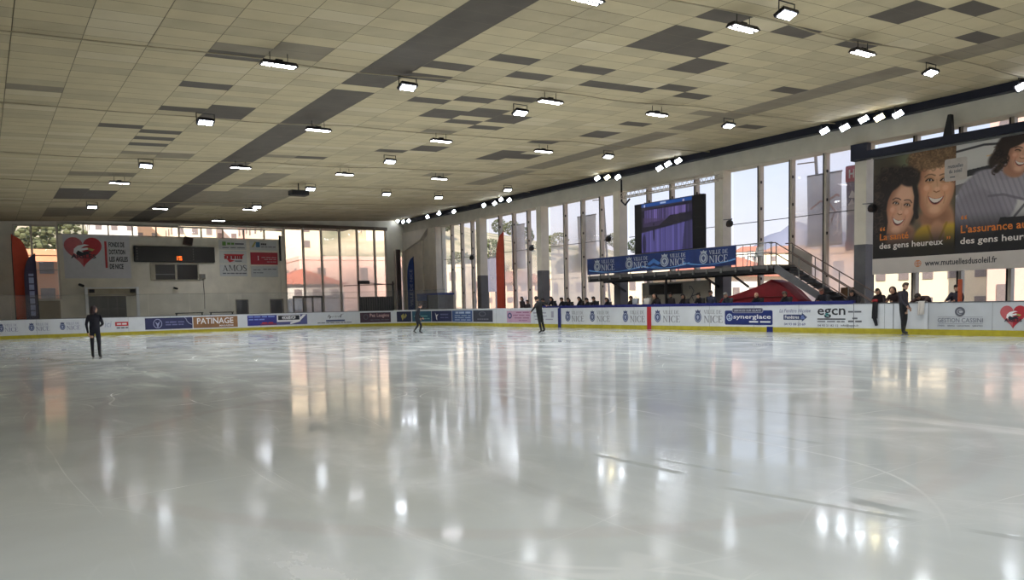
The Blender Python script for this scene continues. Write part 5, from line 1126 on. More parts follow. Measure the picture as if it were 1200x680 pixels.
def figure(label, loc, heading, H, pose, cloth, trousers=None, hair='short', haircol=(40, 30, 28), group=None, bulk=1.0, shoes=(20, 20, 22), tilt=0.0, headturn=0.0, skates=False, hood=False, skin=None):
    J = dict(POSE0); J.update(pose); k = H/1.74
    names = list(J); idx = {n: i for i, n in enumerate(names)}
    vs = [Vector(J[n]) for n in names]
    E_ = [('pel', 'spi'), ('spi', 'che'), ('che', 'nec'), ('nec', 'hed'), ('che', 'shL'), ('shL', 'elL'), ('elL', 'wrL'), ('che', 'shR'), ('shR', 'elR'), ('elR', 'wrR'), ('pel', 'hiL'), ('hiL', 'knL'), ('knL', 'anL'), ('pel', 'hiR'), ('hiR', 'knR'), ('knR', 'anR')]
    extra = []
    for s_ in 'LR':
        a, kn = Vector(J['an'+s_]), Vector(J['kn'+s_]); toe = Vector(J.get('to'+s_, a+Vector((.16, .01*(1 if s_ == 'L' else -1), -.05))))
        extra.append(('to'+s_, toe, .042, 'an'+s_))
        w, e = Vector(J['wr'+s_]), Vector(J['el'+s_]); d = (w-e).normalized(); extra.append(('ha'+s_, w+d*.085, .036, 'wr'+s_))
    rad = [RADS[n]*(bulk if n in ('spi', 'che', 'shL', 'shR', 'elL', 'elR', 'pel') else 1) for n in names]
    edges = [(idx[a], idx[b]) for a, b in E_]
    for n, p, r, par in extra:
        idx[n] = len(vs); vs.append(p); rad.append(r); edges.append((idx[par], idx[n])); names.append(n)
    me = bpy.data.meshes.new('sk'); me.from_pydata(vs, edges, []); o = bpy.data.objects.new('sk', me); COL.objects.link(o)
    mo = o.modifiers.new('skin', 'SKIN'); mo.use_smooth_shade = True
    sv = me.skin_vertices[0].data
    for i, r in enumerate(rad): sv[i].radius = (r, r*(1.22 if names[i] in ('spi', 'pel', 'che') else 1)) if names[i] in ('spi', 'pel', 'che') else (r, r)
    sv[idx['pel']].use_root = True
    ss = o.modifiers.new('sub', 'SUBSURF'); ss.levels = 1; ss.render_levels = 1
    em = eval_copy(o); bpy.data.objects.remove(o); bpy.data.meshes.remove(me)
    # assemble: torso and limbs, head with face, fingers -> one mesh
    mb = MB(); pts = [v.co.copy() for v in em.vertices]; fcs = [tuple(p.vertices) for p in em.polygons]; bpy.data.meshes.remove(em)
    jp = [(n, vs[idx[n]]) for n in names]; mi = []
    for f in fcs:
        c = sum((pts[i] for i in f), Vector())/len(f); n = min(jp, key=lambda q: (q[1]-c).length)[0]
        mi.append(0 if n in ('hed',) or n.startswith('ha') else 3 if n[:2] in ('an', 'to') and skates or n[:2] == 'to' else 2 if n[:2] in ('hi', 'kn', 'an') or n == 'pel' else 1)
    mb.v = pts; mb.f = fcs; mb.mi = mi
    hc = Vector(J['hed'])+Vector((.012, 0, .012)); dirn = (Vector(J['hed'])-Vector(J['nec'])).normalized()
    q = Matrix.Rotation(headturn, 3, 'Z') @ Vector((0, 0, 1)).rotation_difference(dirn).to_matrix()
    q = Vector((0, 0, 1)).rotation_difference(dirn).to_matrix() @ Matrix.Rotation(headturn, 3, 'Z')
    hp = lambda x, y, z: hc+q @ Vector((x, y, z))
    mb.ball(hc, (.095, .077, .118), 20, 14, 0, None, q); mb.ball(hp(.035, 0, -.06), (.06, .058, .055), 14, 10, 0, None, q)   # skull, jaw
    mb.ball(hp(.098, 0, -.012), (.018, .014, .026), 8, 6, 0, None, q)
    for s_ in (-1, 1): mb.ball(hp(-.005, s_*.077, -.01), (.022, .012, .032), 8, 6, 0, None, q); mb.ball(hp(.083, s_*.031, .018), (.012, .014, .009), 8, 6, 3, None, q)
    mb.tube([hp(.09, -.024, -.062), hp(.094, 0, -.064), hp(.09, .024, -.062)], .006, 6, 4)
    for s_ in 'LR':
        w = vs[idx['wr'+s_]]; h_ = vs[idx['ha'+s_]]; d = (h_-w).normalized(); sd = d.orthogonal().normalized(); sg = 1 if s_ == 'L' else -1
        fwd = Vector((1, 0, 0)); fwd = (fwd-d*fwd.dot(d)).normalized() if abs(d.x) < .95 else Vector((0, 0, 1)); inn = d.cross(fwd)*sg
        for i_, ln in enumerate((.062, .072, .068, .052)):
            b_ = h_+fwd*(.024-.016*i_)+d*.01; mb.tube([b_-d*.02, b_+d*ln*.5, b_+d*ln*.85+inn*.012, b_+d*ln+inn*.028], [.010, .0095, .009, .007], 6, 0)
        mb.tube([w+d*.03+fwd*.02, w+d*.06+fwd*.048, w+d*.095+fwd*.055], [.012, .011, .008], 6, 0)
    # lean, scale, heading, place
    R = Matrix.Rotation(heading, 3, 'Z') @ Matrix.Rotation(tilt, 3, 'X')
    zmin = min((R @ p).z for p in mb.v)*k; lift = .045*k if skates else 0
    def tr(p): p = R @ p*k; return Vector((p.x, p.y, p.z-zmin+lift))+Vector(loc)
    mb.v = [tr(p) for p in mb.v]
    mats = [mat('skin_'+'_'.join(map(str, skin)), skin, .55) if skin else M_skin, mat('cloth_%d_%d_%d' % cloth, cloth, .75, var=.15, scale=8), mat('cloth_%d_%d_%d' % (trousers or cloth), (trousers or cloth), .75, var=.15, scale=8), mat('shoe_%d' % shoes[0], shoes, .45), mat('lips', (150, 84, 78), .5)]
    root = thing('person', label, 'person', Vector(loc), group)
    mb.build('body', mats, root, True)
    if hair:
        hb = MB(); low = {'short': -.02, 'long': -.22, 'bob': -.1, 'bun': -.02}[hair]
        hb.ball(Vector(), (.108, .09, .128), 20, 14, 0, lambda p: (p.x < .045 or p.z > .055) and p.z > min(low, -.03)+.0 and (p.z > -.03 or p.x < .02))
        if hair in ('long', 'bob'): hb.ball(Vector((-.04, 0, -.06 if hair == 'bob' else -.12)), (.075, .1, .12 if hair == 'bob' else .2), 14, 10)
        if hair == 'bun': hb.ball(Vector((-.1, 0, .06)), .045, 10, 8)
        if hair == 'short': hb.ball(Vector((.03, 0, .075)), (.075, .08, .06), 14, 8)
        hb.v = [tr(hp(*p)) for p in hb.v]; hb.build('hair', mat('hair_%d_%d_%d' % haircol, haircol, .6, var=.2, scale=20), root, True)
    if hood:
        hd = MB(); hd.ball(Vector((-.02, 0, -.0)), (.13, .12, .155), 16, 12, 0, lambda p: p.x < .06); hd.ball(Vector((-.09, 0, -.17)), (.09, .13, .08), 14, 8)
        hd.v = [tr(hp(*p)) for p in hd.v]; hd.build('hood', mat('cloth_%d_%d_%d' % cloth, cloth, .75), root, True)
    if skates:
        for s_ in 'LR':
            a, b_ = vs[idx['an'+s_]], vs[idx['to'+s_]]; fl = Vector((b_.x-a.x, b_.y-a.y, 0)).normalized()
            z0 = -lift; bl = MB(); c0, c1 = tr(a-fl*.07), tr(b_+fl*.05); c0.z = c1.z = loc[2]+.012; bl.bar(c0, c1, .006, .024)
            for f_ in (.2, .75): m_ = c0.lerp(c1, f_); bl.bar(m_, m_+Vector((0, 0, .05)), .012, .03)
            bl.build('skate_blade', M_steel, root)
    return root
head = lambda du, dv: math.atan2(-dv, du)     # heading towards (du, dv) in hall directions
def ice_at(x, y): a = atZ(x, y, 0); return (a[0], -a[1], 0.0)
figure('skater in black with ruffled dark hair standing with their back turned, one arm bent', ice_at(113, 421), head(1, .35), 1.53,
    dict(elR=(.04, -.25, 1.14), wrR=(.2, -.14, 1.08), elL=(-.05, .235, 1.14), wrL=(.02, .22, .9), knL=(.0, .1, .5), knR=(.04, -.1, .5), anR=(.0, -.11, .09)), (24, 25, 40), (22, 24, 38), 'bob', (48, 28, 34), skates=True, shoes=(22, 22, 26), headturn=-.9)
figure('small skater in black gliding with bent knees before the teal advert', ice_at(490, 391.3), head(-.55, .9), 1.5,
    dict(pel=(-.08, 0, .86), spi=(-.02, 0, 1.03), che=(.06, 0, 1.21), nec=(.1, 0, 1.37), hed=(.15, 0, 1.52), shL=(.06, .16, 1.31), shR=(.06, -.16, 1.31), elL=(-.02, .22, 1.06), wrL=(.1, .2, .86), elR=(.06, -.22, 1.05), wrR=(.24, -.16, .88),
    hiL=(-.08, .09, .84), knL=(.0, .11, .45), anL=(-.26, .12, .09), hiR=(-.06, -.09, .84), knR=(.2, -.1, .47), anR=(.1, -.1, .09)), (24, 26, 40), (20, 22, 34), 'short', (40, 26, 26), skates=True)
figure('slim skater in black leaning over on one edge with arms out before the pink advert', ice_at(635.5, 391.3), head(.6, -.2), 1.66,
    dict(elL=(-.02, .38, 1.28), wrL=(.12, .4, 1.14), elR=(-.05, -.4, 1.34), wrR=(-.0, -.56, 1.22), knL=(.02, .07, .5), anL=(.0, .05, .09), knR=(-.03, -.08, .5), anR=(-.08, -.1, .1), hed=(.03, .03, 1.62)), (20, 22, 24), (18, 20, 22), 'bun', (30, 22, 24), skates=True, tilt=-.2)
figure('tall young skater in dark top standing side-on at the white rink gate', (14.97, -25.95, 0.0), head(-.95, -.12), 1.735,
    dict(pel=(-.02, 0, .95), hed=(.06, 0, 1.62), nec=(.03, 0, 1.47), elL=(-.05, .22, 1.13), wrL=(.06, .22, .92), elR=(.1, -.22, 1.16), wrR=(.26, -.2, .98), knR=(.05, -.09, .5), anR=(.06, -.09, .09), anL=(-.04, .08, .09)), (44, 40, 50), (24, 24, 30), 'short', (70, 50, 40), skates=True, skin=(190, 150, 128))
# coach and spectators behind the boards: they lean on the rail
LEAN = dict(pel=(-.12, 0, .93), spi=(-.05, 0, 1.1), che=(.06, 0, 1.27), nec=(.13, 0, 1.41), hed=(.19, 0, 1.54), shL=(.08, .18, 1.36), shR=(.08, -.18, 1.36), elL=(.2, .25, 1.12), wrL=(.36, .12, 1.16), elR=(.2, -.25, 1.12), wrR=(.36, -.12, 1.16), hiL=(-.12, .09, .9), hiR=(-.12, -.09, .9))
STAND = {}
SPEC = [  # head top x, y, pose, coat, hair, hair colour, label, extras
 (612, 347, 'S', (34, 28, 34), 'bob', (36, 26, 26), 'person in dark coat standing beside the tall red flag', {}),
 (618.5, 351, 'S', (38, 30, 36), 'short', (34, 28, 28), 'shorter person in dark jacket close beside the one near the red flag', {}),
 (636, 349, 'L', (26, 26, 34), 'short', (30, 26, 26), 'spectator partly hidden behind the leaning skater at the start of the blue rail', {}),
 (646, 347, 'L', (24, 24, 34), 'bob', (28, 24, 26), 'dark-clad spectator just past the pillar where the blue rail starts', {}),
 (658, 348, 'L', (30, 28, 34), 'short', (34, 28, 26), 'dark-clad spectator above the vertical blue line on the boards', {}),
 (666, 348.3, 'L', (26, 26, 30), 'bob', (36, 30, 28), 'broad dark-clad spectator above the town crest next to the blue line', {'bulk': 1.15}),
 (679, 347, 'L', (28, 24, 28), 'long', (32, 26, 24), 'long-haired dark-clad spectator before the pane with the orange glow', {}),
 (688, 348.5, 'L', (24, 26, 32), 'short', (30, 26, 24), 'dark-clad spectator under the far edge of the platform', {}),
 (695.5, 347, 'L', (30, 30, 36), 'short', (34, 30, 28), 'dark-clad spectator just inside the far edge of the platform', {}),
 (711, 348, 'L', (26, 24, 30), 'bob', (40, 30, 26), 'dark-haired spectator beside the first pillar under the platform', {}),
 (739, 346, 'L', (40, 34, 36), 'long', (46, 32, 28), 'long-haired spectator with a pale bag past the first pillar under the platform', {}),
 (755.5, 347.5, 'L', (176, 172, 168), 'bob', (120, 92, 70), 'light-haired spectator in a pale top above the red centre line', {'bulk': .95}),
 (767.5, 344, 'L', (38, 32, 34), None, (30, 26, 26), 'hooded spectator before the pale partition', {'hood': True, 'bulk': .95}),
 (786.5, 342, 'S', (44, 38, 40), 'short', (34, 28, 26), 'spectator standing tall before the dark cabin windows', {}),
 (800.5, 343.5, 'L', (30, 26, 30), 'bob', (30, 24, 24), 'dark-clad spectator before the skater drawing on the partition', {'bulk': 1.1}),
 (818.5, 342.5, 'L', (22, 22, 26), 'bun', (26, 22, 22), 'spectator in black with a hair bun at the end of the partition', {}),
 (833.5, 339.5, 'S', (52, 58, 82), 'short', (34, 30, 28), 'person in a blue jacket standing by the second pillar under the platform', {}),
 (851, 342, 'L', (56, 58, 66), 'short', (150, 146, 140), 'grey-haired spectator at the foot of the second platform pillar', {}),
 (886, 342, 'L', (26, 22, 26), 'short', (120, 112, 104), 'balding spectator before the red tarpaulin', {'bald': True}),
 (920, 340.5, 'L', (28, 26, 30), 'short', (96, 84, 74), 'spectator where the red tarpaulin meets the stairs', {}),
 (962.5, 337, 'L', (32, 32, 40), 'short', (120, 90, 78), 'spectator with reddish face before the blue grey chest', {'skin': (176, 110, 92)}),
 (998, 339, 'L', (36, 34, 40), 'bob', (22, 18, 20), 'black-haired spectator with a white collar at the last pillar', {}),
 (1029, 337, 'L', (40, 28, 32), 'long', (40, 28, 26), 'long-haired spectator leaning over the white gate beside the pillar', {'bulk': .92}),
 (1046, 336, 'L', (44, 30, 32), None, (40, 28, 26), 'hooded spectator next to the long-haired one at the white gate', {'hood': True, 'bulk': .9}),
 (1122, 332.5, 'S', (44, 38, 52), 'short', (36, 28, 30), 'person standing behind the boards with arms stretched over the rail', {'reach': True}),
]
for x, y, ps, c, hr, hc_, lab, ex in SPEC:
    v = 27.05 if ps == 'L' else 27.5
    if x < 600+20 and x < 622: v = 27.9
    if x in (833.5, 786.5): v = 28.2
    a = atV(x, y, v); top = 1.66 if ps == 'L' else 1.75     # model height of the head top in the pose
    H = max(1.45, min(2.0, a[2]*1.74/top)); pose = dict(LEAN) if ps == 'L' else {}
    hx = .19 if ps == 'L' else 0; kk = H/1.74
    if ex.get('reach'): pose.update(elL=(.24, .2, 1.26), wrL=(.46, .16, 1.2), elR=(.24, -.2, 1.26), wrR=(.46, -.16, 1.2))
    loc = (a[0], -(a[1]+hx*kk), -.02)
    r_ = random.Random(int(x)); dx = r_.uniform(-.35, .35) if ps == 'S' or True else 0
    hair = None if ex.get('bald') else hr
    figure(lab, loc, head(dx*.6, -1) , H, pose, c, (30, 30, 36), hair, hc_, 'spectators behind the boards' if False else None, ex.get('bulk', 1.05)*1.2, headturn=dx, hood=ex.get('hood', False), skin=ex.get('skin'))
a = atV(1081, 339, 26.95)
coach = figure('coach in dark coat bending over the gate, hand reaching to the skater', (a[0], -(27.3), -.02), head(.16, -1), 1.74,
    dict(pel=(-.1, 0, .95), spi=(.02, 0, 1.1), che=(.2, .0, 1.22), nec=(.36, 0, 1.27), hed=(.48, 0, 1.33), shL=(.24, .18, 1.28), shR=(.24, -.2, 1.28), elL=(.4, .24, 1.18), wrL=(.48, .1, 1.12), elR=(.42, -.34, 1.12), wrR=(.52, -.48, .98), hiL=(-.1, .09, .92), hiR=(-.1, -.09, .92)), (66, 46, 46), (34, 32, 36), 'short', (44, 32, 30), None, 1.2)
# things hung over or resting on the rail
def drape(name, lab, cat, x0, x1, z0, m, fold=.03):
    s0, s1 = s_of(x0), s_of(x1); t = thing(name, lab, cat, bp_((s0+s1)/2, z0)); n = 8; vs = []; fs = []; r_ = random.Random(int(x0))
    rowsz = [(-.18, .8), (-.16, BT+.05), (-.05, BT+.075), (.03, BT+.06), (.045, .9), (.05, (.9+z0)/2), (.05, z0)]
    for off, z in rowsz:
        for i in range(n+1):
            w_ = fold*math.sin(i*1.9+z*3); vs.append(bp_(s0+(s1-s0)*i/n, z+(r_.uniform(-.02, .02) if z == z0 else 0), off+abs(w_)))
    for j in range(len(rowsz)-1):
        for i in range(n): fs.append((j*(n+1)+i, j*(n+1)+i+1, (j+1)*(n+1)+i+1, (j+1)*(n+1)+i))
    o = MB().add(vs, fs).build('cloth', m, t); so = o.modifiers.new('thick', 'SOLIDIFY'); so.thickness = .012
    return t
drape('towel', 'white towel hanging over the gate below the bending coach', 'towel', 1076.5, 1084, .68, mat('towel_white', (212, 206, 200), .9))
t = drape('jacket', 'black jacket with a red collar hanging over the gate beside the pillar', 'jacket', 1023, 1029.5, .55, mat('jacket_black', (30, 28, 34), .85))
mb = MB(); s0, s1 = s_of(1023.5), s_of(1029); mb.tube([bp_(s0, BT+.1, .04), bp_((s0+s1)/2, BT+.13, .05), bp_(s1, BT+.1, .04)], .045, 8); mb.build('collar', mat('jacket_red', (150, 34, 40), .8), t)
s0 = s_of(1025.5); MB().tube([bp_(s0, .6, .06), bp_(s0+.1, .3, .07)], [.07, .05], 8).build('sleeve', mat('jacket_black', (30, 28, 34), .85), t)
def bag(x, lab, c):
    s = s_of(x); t = thing('shopping_bag', lab, 'bag', bp_(s, BT+.13, -.1))
    mb = MB(); mb.hexa([bp_(s-.16, BT+.14, -.16), bp_(s+.16, BT+.14, -.16), bp_(s+.16, BT+.14, -.03), bp_(s-.16, BT+.14, -.03), bp_(s-.2, BT+.42, -.14), bp_(s+.2, BT+.42, -.14), bp_(s+.2, BT+.42, -.05), bp_(s-.2, BT+.42, -.05)]); mb.build('bag_body', mat('bag_%d' % c[0], c, .6), t)
    MB().tube([bp_(s-.08, BT+.42, -.09), bp_(s, BT+.52, -.09), bp_(s+.08, BT+.42, -.09)], .01, 6).build('bag_handle', M_dark, t)
bag(743.5, 'pale bag on the blue rail past the first platform pillar', (150, 154, 164)); bag(757, 'white bag on the blue rail above the red centre line', (196, 192, 186))
t = thing('orange_post', 'slim orange post standing before the sill by the huge poster', 'post', W(*atV(1125, 345, 26.7)[:2], -.02)); l0 = t.location; MB().tube([l0, l0+Vector((0, 0, 1.85))], .07, 10).build('post_shaft', mat('post_orange', (170, 74, 40), .6), t); MB().box(l0.x-.15, l0.x+.15, -l0.y-.15, -l0.y+.15, -.02, .02).build('base_plate', M_dark, t)
# ------------------------------------------------------------------ outside: ground, hillside, houses, trees, mountain
def elev(az):   # skyline height (tangent) of the hillside by direction
    return float(np.interp(az, [-20, 2, 12, 18, 24, 29, 32, 36, 40, 44, 48, 52, 58, 70, 90], [.15, .15, .14, .135, .13, .118, .1, .085, .075, .05, .03, .022, .02, .02, .02]))
def terr(u, v):
    r = math.hypot(u, v); az = math.degrees(math.atan2(v, u)); t = min(1, max(0, (r-100)/190)); t = t*t*(3-2*t)
    return -.4+elev(az)*290*t*(1+.06*math.sin(u*.05)+.05*math.cos(v*.06+1))
us = np.linspace(-10, 420, 72); vs_ = np.linspace(-60, 420, 76)
mb = MB(); mb.v = [W(u, v, terr(u, v)-(0 if not (u < 62 and v < 31) else .3)) for v in vs_ for u in us]; n = len(us)
mb.f = [(j*n+i, j*n+i+1, (j+1)*n+i+1, (j+1)*n+i) for j in range(len(vs_)-1) for i in range(n-1)]; mb.mi = [0]*len(mb.f)
M_hill = mat('hill_ground', (150, 140, 110), .95, var=.3, scale=.09); _e = [n_ for n_ in M_hill.node_tree.nodes if n_.type == 'VALTORGB'][0].color_ramp.elements; _e[0].color = lin((104, 110, 82))+(1,); _e[1].color = lin((206, 188, 158))+(1,)
struct(mb.build('hillside', M_hill, None, True), 'sunlit hillside behind the hall')
# mountain
def ridge(az): return float(np.interp(az, [40, 46, 49, 51, 52.8, 54.5, 57, 60, 66, 75], [.02, .03, .052, .072, .092, .093, .080, .072, .05, .03]))
mb = MB(); azs = np.linspace(40, 75, 60); rr = [1100, 1300, 1500, 1700, 2000]; hh = [0, .45, .85, 1.0, .6]
for r, h_ in zip(rr, hh):
    for a in azs: mb.v.append(W(r*math.cos(math.radians(a)), r*math.sin(math.radians(a)), -20+ridge(a)*1600*h_*(1+.04*math.sin(a*3+r*.01))+20*h_))
n = len(azs); mb.f = [(j*n+i, j*n+i+1, (j+1)*n+i+1, (j+1)*n+i) for j in range(len(rr)-1) for i in range(n-1)]; mb.mi = [0]*len(mb.f)
struct(mb.build('mountain', mat('mountain_blue', (130, 131, 146), .95, var=.12, scale=.004), None, True), 'distant blue grey mountain')
# houses
M_pane = mat('house_pane', (128, 116, 114), .4)
WALLC = {'cream': (232, 216, 188), 'peach': (236, 200, 172), 'pink': (232, 192, 178), 'white': (232, 226, 216), 'ochre': (238, 168, 128)}
ROOFC = {'red': (186, 112, 88), 'brown': (160, 118, 96)}
win_me = {}
def house(u, v, z, w, d, h, rot, wc, rc, label, group=None, floors=3, cols=4, name='house', near=False):
    t = thing(name, label, 'house', W(u, v, z), group); c, s = math.cos(rot), math.sin(rot)
    P = lambda a, b, zz: W(u+c*a-s*b, v+s*a+c*b, z+zz)
    def bx(mb, a0, a1, b0, b1, z0, z1): return mb.hexa([P(a0, b0, z0), P(a1, b0, z0), P(a1, b1, z0), P(a0, b1, z0), P(a0, b0, z1), P(a1, b0, z1), P(a1, b1, z1), P(a0, b1, z1)])
    bx(MB(), -w/2, w/2, -d/2, d/2, -6, h).build('walls', mat('house_'+wc, WALLC[wc], .85, var=.06, scale=.3), t)
    if rc:
        e = .5; mb = MB(); mb.add([P(-w/2-e, -d/2-e, h), P(w/2+e, -d/2-e, h), P(w/2+e, d/2+e, h), P(-w/2-e, d/2+e, h), P(-w/4, 0, h+min(w, d)*.22), P(w/4, 0, h+min(w, d)*.22)], [(3, 2, 1, 0), (0, 1, 5, 4), (1, 2, 5), (2, 3, 4, 5), (3, 0, 4)])
        mb.build('roof', mat('tiles_'+rc, ROOFC[rc], .85, var=.15, scale=.8), t)
    else:
        mb = MB(); bx(mb, -w/2-.1, w/2+.1, -d/2-.1, d/2+.1, h, h+.5); mb.build('parapet', mat('house_'+wc, WALLC[wc], .85), t)
    fh = h/floors
    for side in (0, 1):   # the two faces turned to the hall
        L_ = w if side == 0 else d; nn = cols if side == 0 else max(2, int(cols*d/w))
        for f in range(floors):
            for k in range(nn):
                x = -L_/2+(k+.5)*L_/nn; z0 = f*fh+fh*.3; ww = min(1.1, L_/nn*.4)/2
                mb = MB()
                if side == 0: bx(mb, x-ww, x+ww, -d/2-.06, -d/2+.02, z0, z0+fh*.45)
                else: bx(mb, -w/2-.06, -w/2+.02, x-ww, x+ww, z0, z0+fh*.45)
                mb.build('window', M_pane, t)
    return t
# trees on the skyline
M_leaf = [mat('leaf_%d' % i, c, .9, var=.35, scale=1.2) for i, c in enumerate(((74, 84, 52), (92, 96, 64), (58, 70, 48)))]
TREES = []
def tree(u, v, z, h, r, m, label, group):
    if any(math.hypot(u-a, v-b) < r+q+.5 for a, b, q in TREES): return
    TREES.append((u, v, r))
    t = thing('tree', label, 'tree', W(u, v, z), group); MB().tube([W(u, v, z-1), W(u+.2, v, z+h*.45), W(u, v+.2, z+h*.7)], [r*.09, r*.07, r*.04], 8).build('trunk', mat('bark', (96, 80, 62), .9), t)
    mb = MB(); rn = random.Random(int(u*7+v))
    for k in range(420):   # leafy clumps scattered through the crown
        a, b_ = rn.uniform(0, 2*PI), rn.uniform(-1, 1); q = rn.uniform(.5, 1)**.5; s = math.sqrt(1-b_*b_)
        c = W(u+r*q*s*math.cos(a), v+r*q*s*math.sin(a), z+h*.66+h*.36*q*b_); e = r*rn.uniform(.05, .11); mb.ball(c, (e*rn.uniform(.8, 1.2), e, e*rn.uniform(.5, .8)), 5, 4)
    mb.build('foliage', m, t)
for k, (x, r) in enumerate(((18, 103), (33, 112), (48, 104), (64, 113), (80, 106))):
    d = ray(x, 366); d = d/math.hypot(d[0], d[1]); tree(d[0]*r, d[1]*r, terr(d[0]*r, d[1]*r), 13.5, 4.6, M_leaf[(k+1) % 3], 'tall grey green tree behind the ochre house', 'trees behind the ochre house')
kinds = ['dark round tree on the skyline of the hillside', 'olive green tree on the hillside', 'deep green tree among the hillside houses']
for k, (x, y, r) in enumerate(((20, 282, 190), (45, 285, 190), (60, 280, 200), (100, 275, 220), (600, 268, 230), (615, 285, 200), (585, 262, 250), (655, 285, 200), (667, 300, 150), (680, 298, 160), (640, 290, 190), (690, 305, 170), (420, 275, 240), (436, 268, 250), (375, 285, 200), (520, 285, 190), (540, 300, 150), (565, 262, 250), (575, 290, 170), (720, 300, 240), (745, 305, 240))):
    d = ray(x, y); d = d/math.hypot(d[0], d[1]); u, v = d[0]*r, d[1]*r; z = terr(u, v); top = EYE+d[2]*r; h = max(6, min(14, top-z)); tree(u, v, z, h, h*.42, M_leaf[k % 3], kinds[k % 3], 'trees: '+kinds[k % 3])
rnd = random.Random(11); cnt = {}
cols_ = list(WALLC)
for k in range(230):
    az = rnd.uniform(1, 5) if k < 4 else rnd.uniform(17, 22) if k < 12 else rnd.uniform(17, 46) if k < 150 else rnd.uniform(46.5, 56.5); r = rnd.uniform(125, 270) if az < 46 else rnd.uniform(220, 360); u, v = r*math.cos(math.radians(az)), r*math.sin(math.radians(az))
    if any(math.hypot(u-a, v-b) < 23 for a, b in cnt.values()) or any(math.hypot(u-a, v-b) < 10+q for a, b, q in TREES) or (78 < u < 134 and 20 < v < 66): continue
    cnt[k] = (u, v); wc = rnd.choice(cols_ if az < 46 else ['white', 'cream', 'white']); rc = rnd.choice(['red', 'red', 'brown', None]); fl = rnd.choice([2, 3, 4])
    z = terr(u, v); w_ = rnd.uniform(9, 15)
    if (z+fl*2.9+2.6-EYE)/r > float(np.interp(az, [0, 6, 16, 30, 33, 38, 45, 60], [.06, .11, .14, .13, .085, .062, .062, .07])): del cnt[k]; continue
    lab = '%s %s-storey hillside house with %s seen through the windows' % (wc, {2: 'two', 3: 'three', 4: 'four'}[fl], {'red': 'a red tiled roof', 'brown': 'a brown tiled roof', None: 'a flat roof'}[rc])
    house(u, v, z, w_, rnd.uniform(8, 11), fl*2.9, math.radians(az-90+rnd.uniform(-20, 20)) if az > 30 else rnd.uniform(-.3, .3), wc, rc, lab, 'houses on the hillside: '+lab, fl, rnd.choice([2, 3]))
for k, (az, r, wc, rc) in enumerate(((7.3, 172, 'white', 'red'), (9.6, 180, 'peach', 'brown'), (12.0, 172, 'cream', 'red'), (14.4, 182, 'white', None), (16.6, 174, 'pink', 'red'))):
    u, v = r*math.cos(math.radians(az)), r*math.sin(math.radians(az)); house(u, v, terr(u, v), 8, 8, 8.4, 0, wc, rc, '%s hillside house seen through the strip of windows above the scoreboard' % wc, None if wc != 'white' else 'white houses above the scoreboard', 3, 3)
# nearer buildings
house(84, 5.0, -.4, 8, 9.5, 6.9, 0, 'ochre', None, 'ochre house with a flat roof close behind the two-pane window', None, 3, 3)
house(88, 30, -.4, 8, 8, 4.4, .1, 'white', 'red', 'low white house with a wide red roof close behind the tall end windows', None, 2, 4)
house(112, 46, -.4, 14, 18, 8.4, .1, 'pink', None, 'large plain pink block behind the tall end windows', None, 2, 3)
house(92, 62, -.4, 8, 9, 4.6, .0, 'peach', 'brown', 'peach building with a brown roof behind the bay nearest the corner', None, 3, 4)
house(64, 56, -.4, 12, 8, 4.4, .0, 'cream', None, 'cream flat-roofed building behind the bay with the tall red flag', None, 2, 6)
house(48, 54, -.4, 9, 8, 3.6, .0, 'white', 'red', 'low white shed with a red roof behind the far end of the platform', None, 1, 5)
house(36, 67, -.4, 20, 8, 5.6, .0, 'peach', None, 'long peach building behind the foot of the stairs', None, 2, 8)
house(17, 52, -.4, 11, 9, 12, .0, 'pink', None, 'pink apartment block seen below the huge poster', None, 4, 6)
house(27.5, 54, -.4, 8, 7, 8.5, .0, 'cream', None, 'cream apartment block seen below the huge poster beside the pillar', None, 4, 5)
# banners hung on the outside of the glass, a lit billboard, slanted props
def tarp(u0_, u1_, z0, z1, rgb, lab, v=30.6, extra=None):
    t = thing('outdoor_banner', lab, 'banner', W((u0_+u1_)/2, v, z0)); m = bpy.data.materials.get('cloth_'+lab) or mat('cloth_'+lab, rgb, .8, var=.2, scale=.8)
    nt = m.node_tree; b = nt.nodes['Principled BSDF']; o_ = nt.nodes['Material Output']; tl = nt.nodes.new('ShaderNodeBsdfTranslucent'); mx = nt.nodes.new('ShaderNodeMixShader'); mx.inputs[0].default_value = .7
    nt.links.new(b.inputs['Base Color'].links[0].from_socket, tl.inputs[0]); nt.links.new(b.outputs[0], mx.inputs[1]); nt.links.new(tl.outputs[0], mx.inputs[2]); nt.links.new(mx.outputs[0], o_.inputs[0])
    n = 6; vs = []; fs = []
    for j in range(n+1):
        for i in range(n+1): vs.append(W(u0_+(u1_-u0_)*i/n, v+.03*math.sin(i*1.3+j*.7), z0+(z1-z0)*j/n))
    for j in range(n):
        for i in range(n): fs.append((j*(n+1)+i, j*(n+1)+i+1, (j+1)*(n+1)+i+1, (j+1)*(n+1)+i))
    MB().add(vs, fs).build('banner_cloth', m, t)
    for z in (z0, z1): MB().tube([W(u0_, v, z), W(u1_, v, z)], .035, 8).build('hem_tube', mat('hem_grey', (110, 106, 104), .6), t)
    return t
tarp(45.6, 43.95, 3.75, 6.7, (190, 184, 180), 'grey outdoor banner behind the pane beside the tall red flag')
tarp(38.3, 36.55, 3.5, 6.55, (186, 184, 182), 'grey outdoor banner behind the third pane before the platform')
t = tarp(22.1, 20.4, 3.6, 6.66, (180, 184, 192), 'large grey outdoor banner with a faint pink figure behind the stairs')
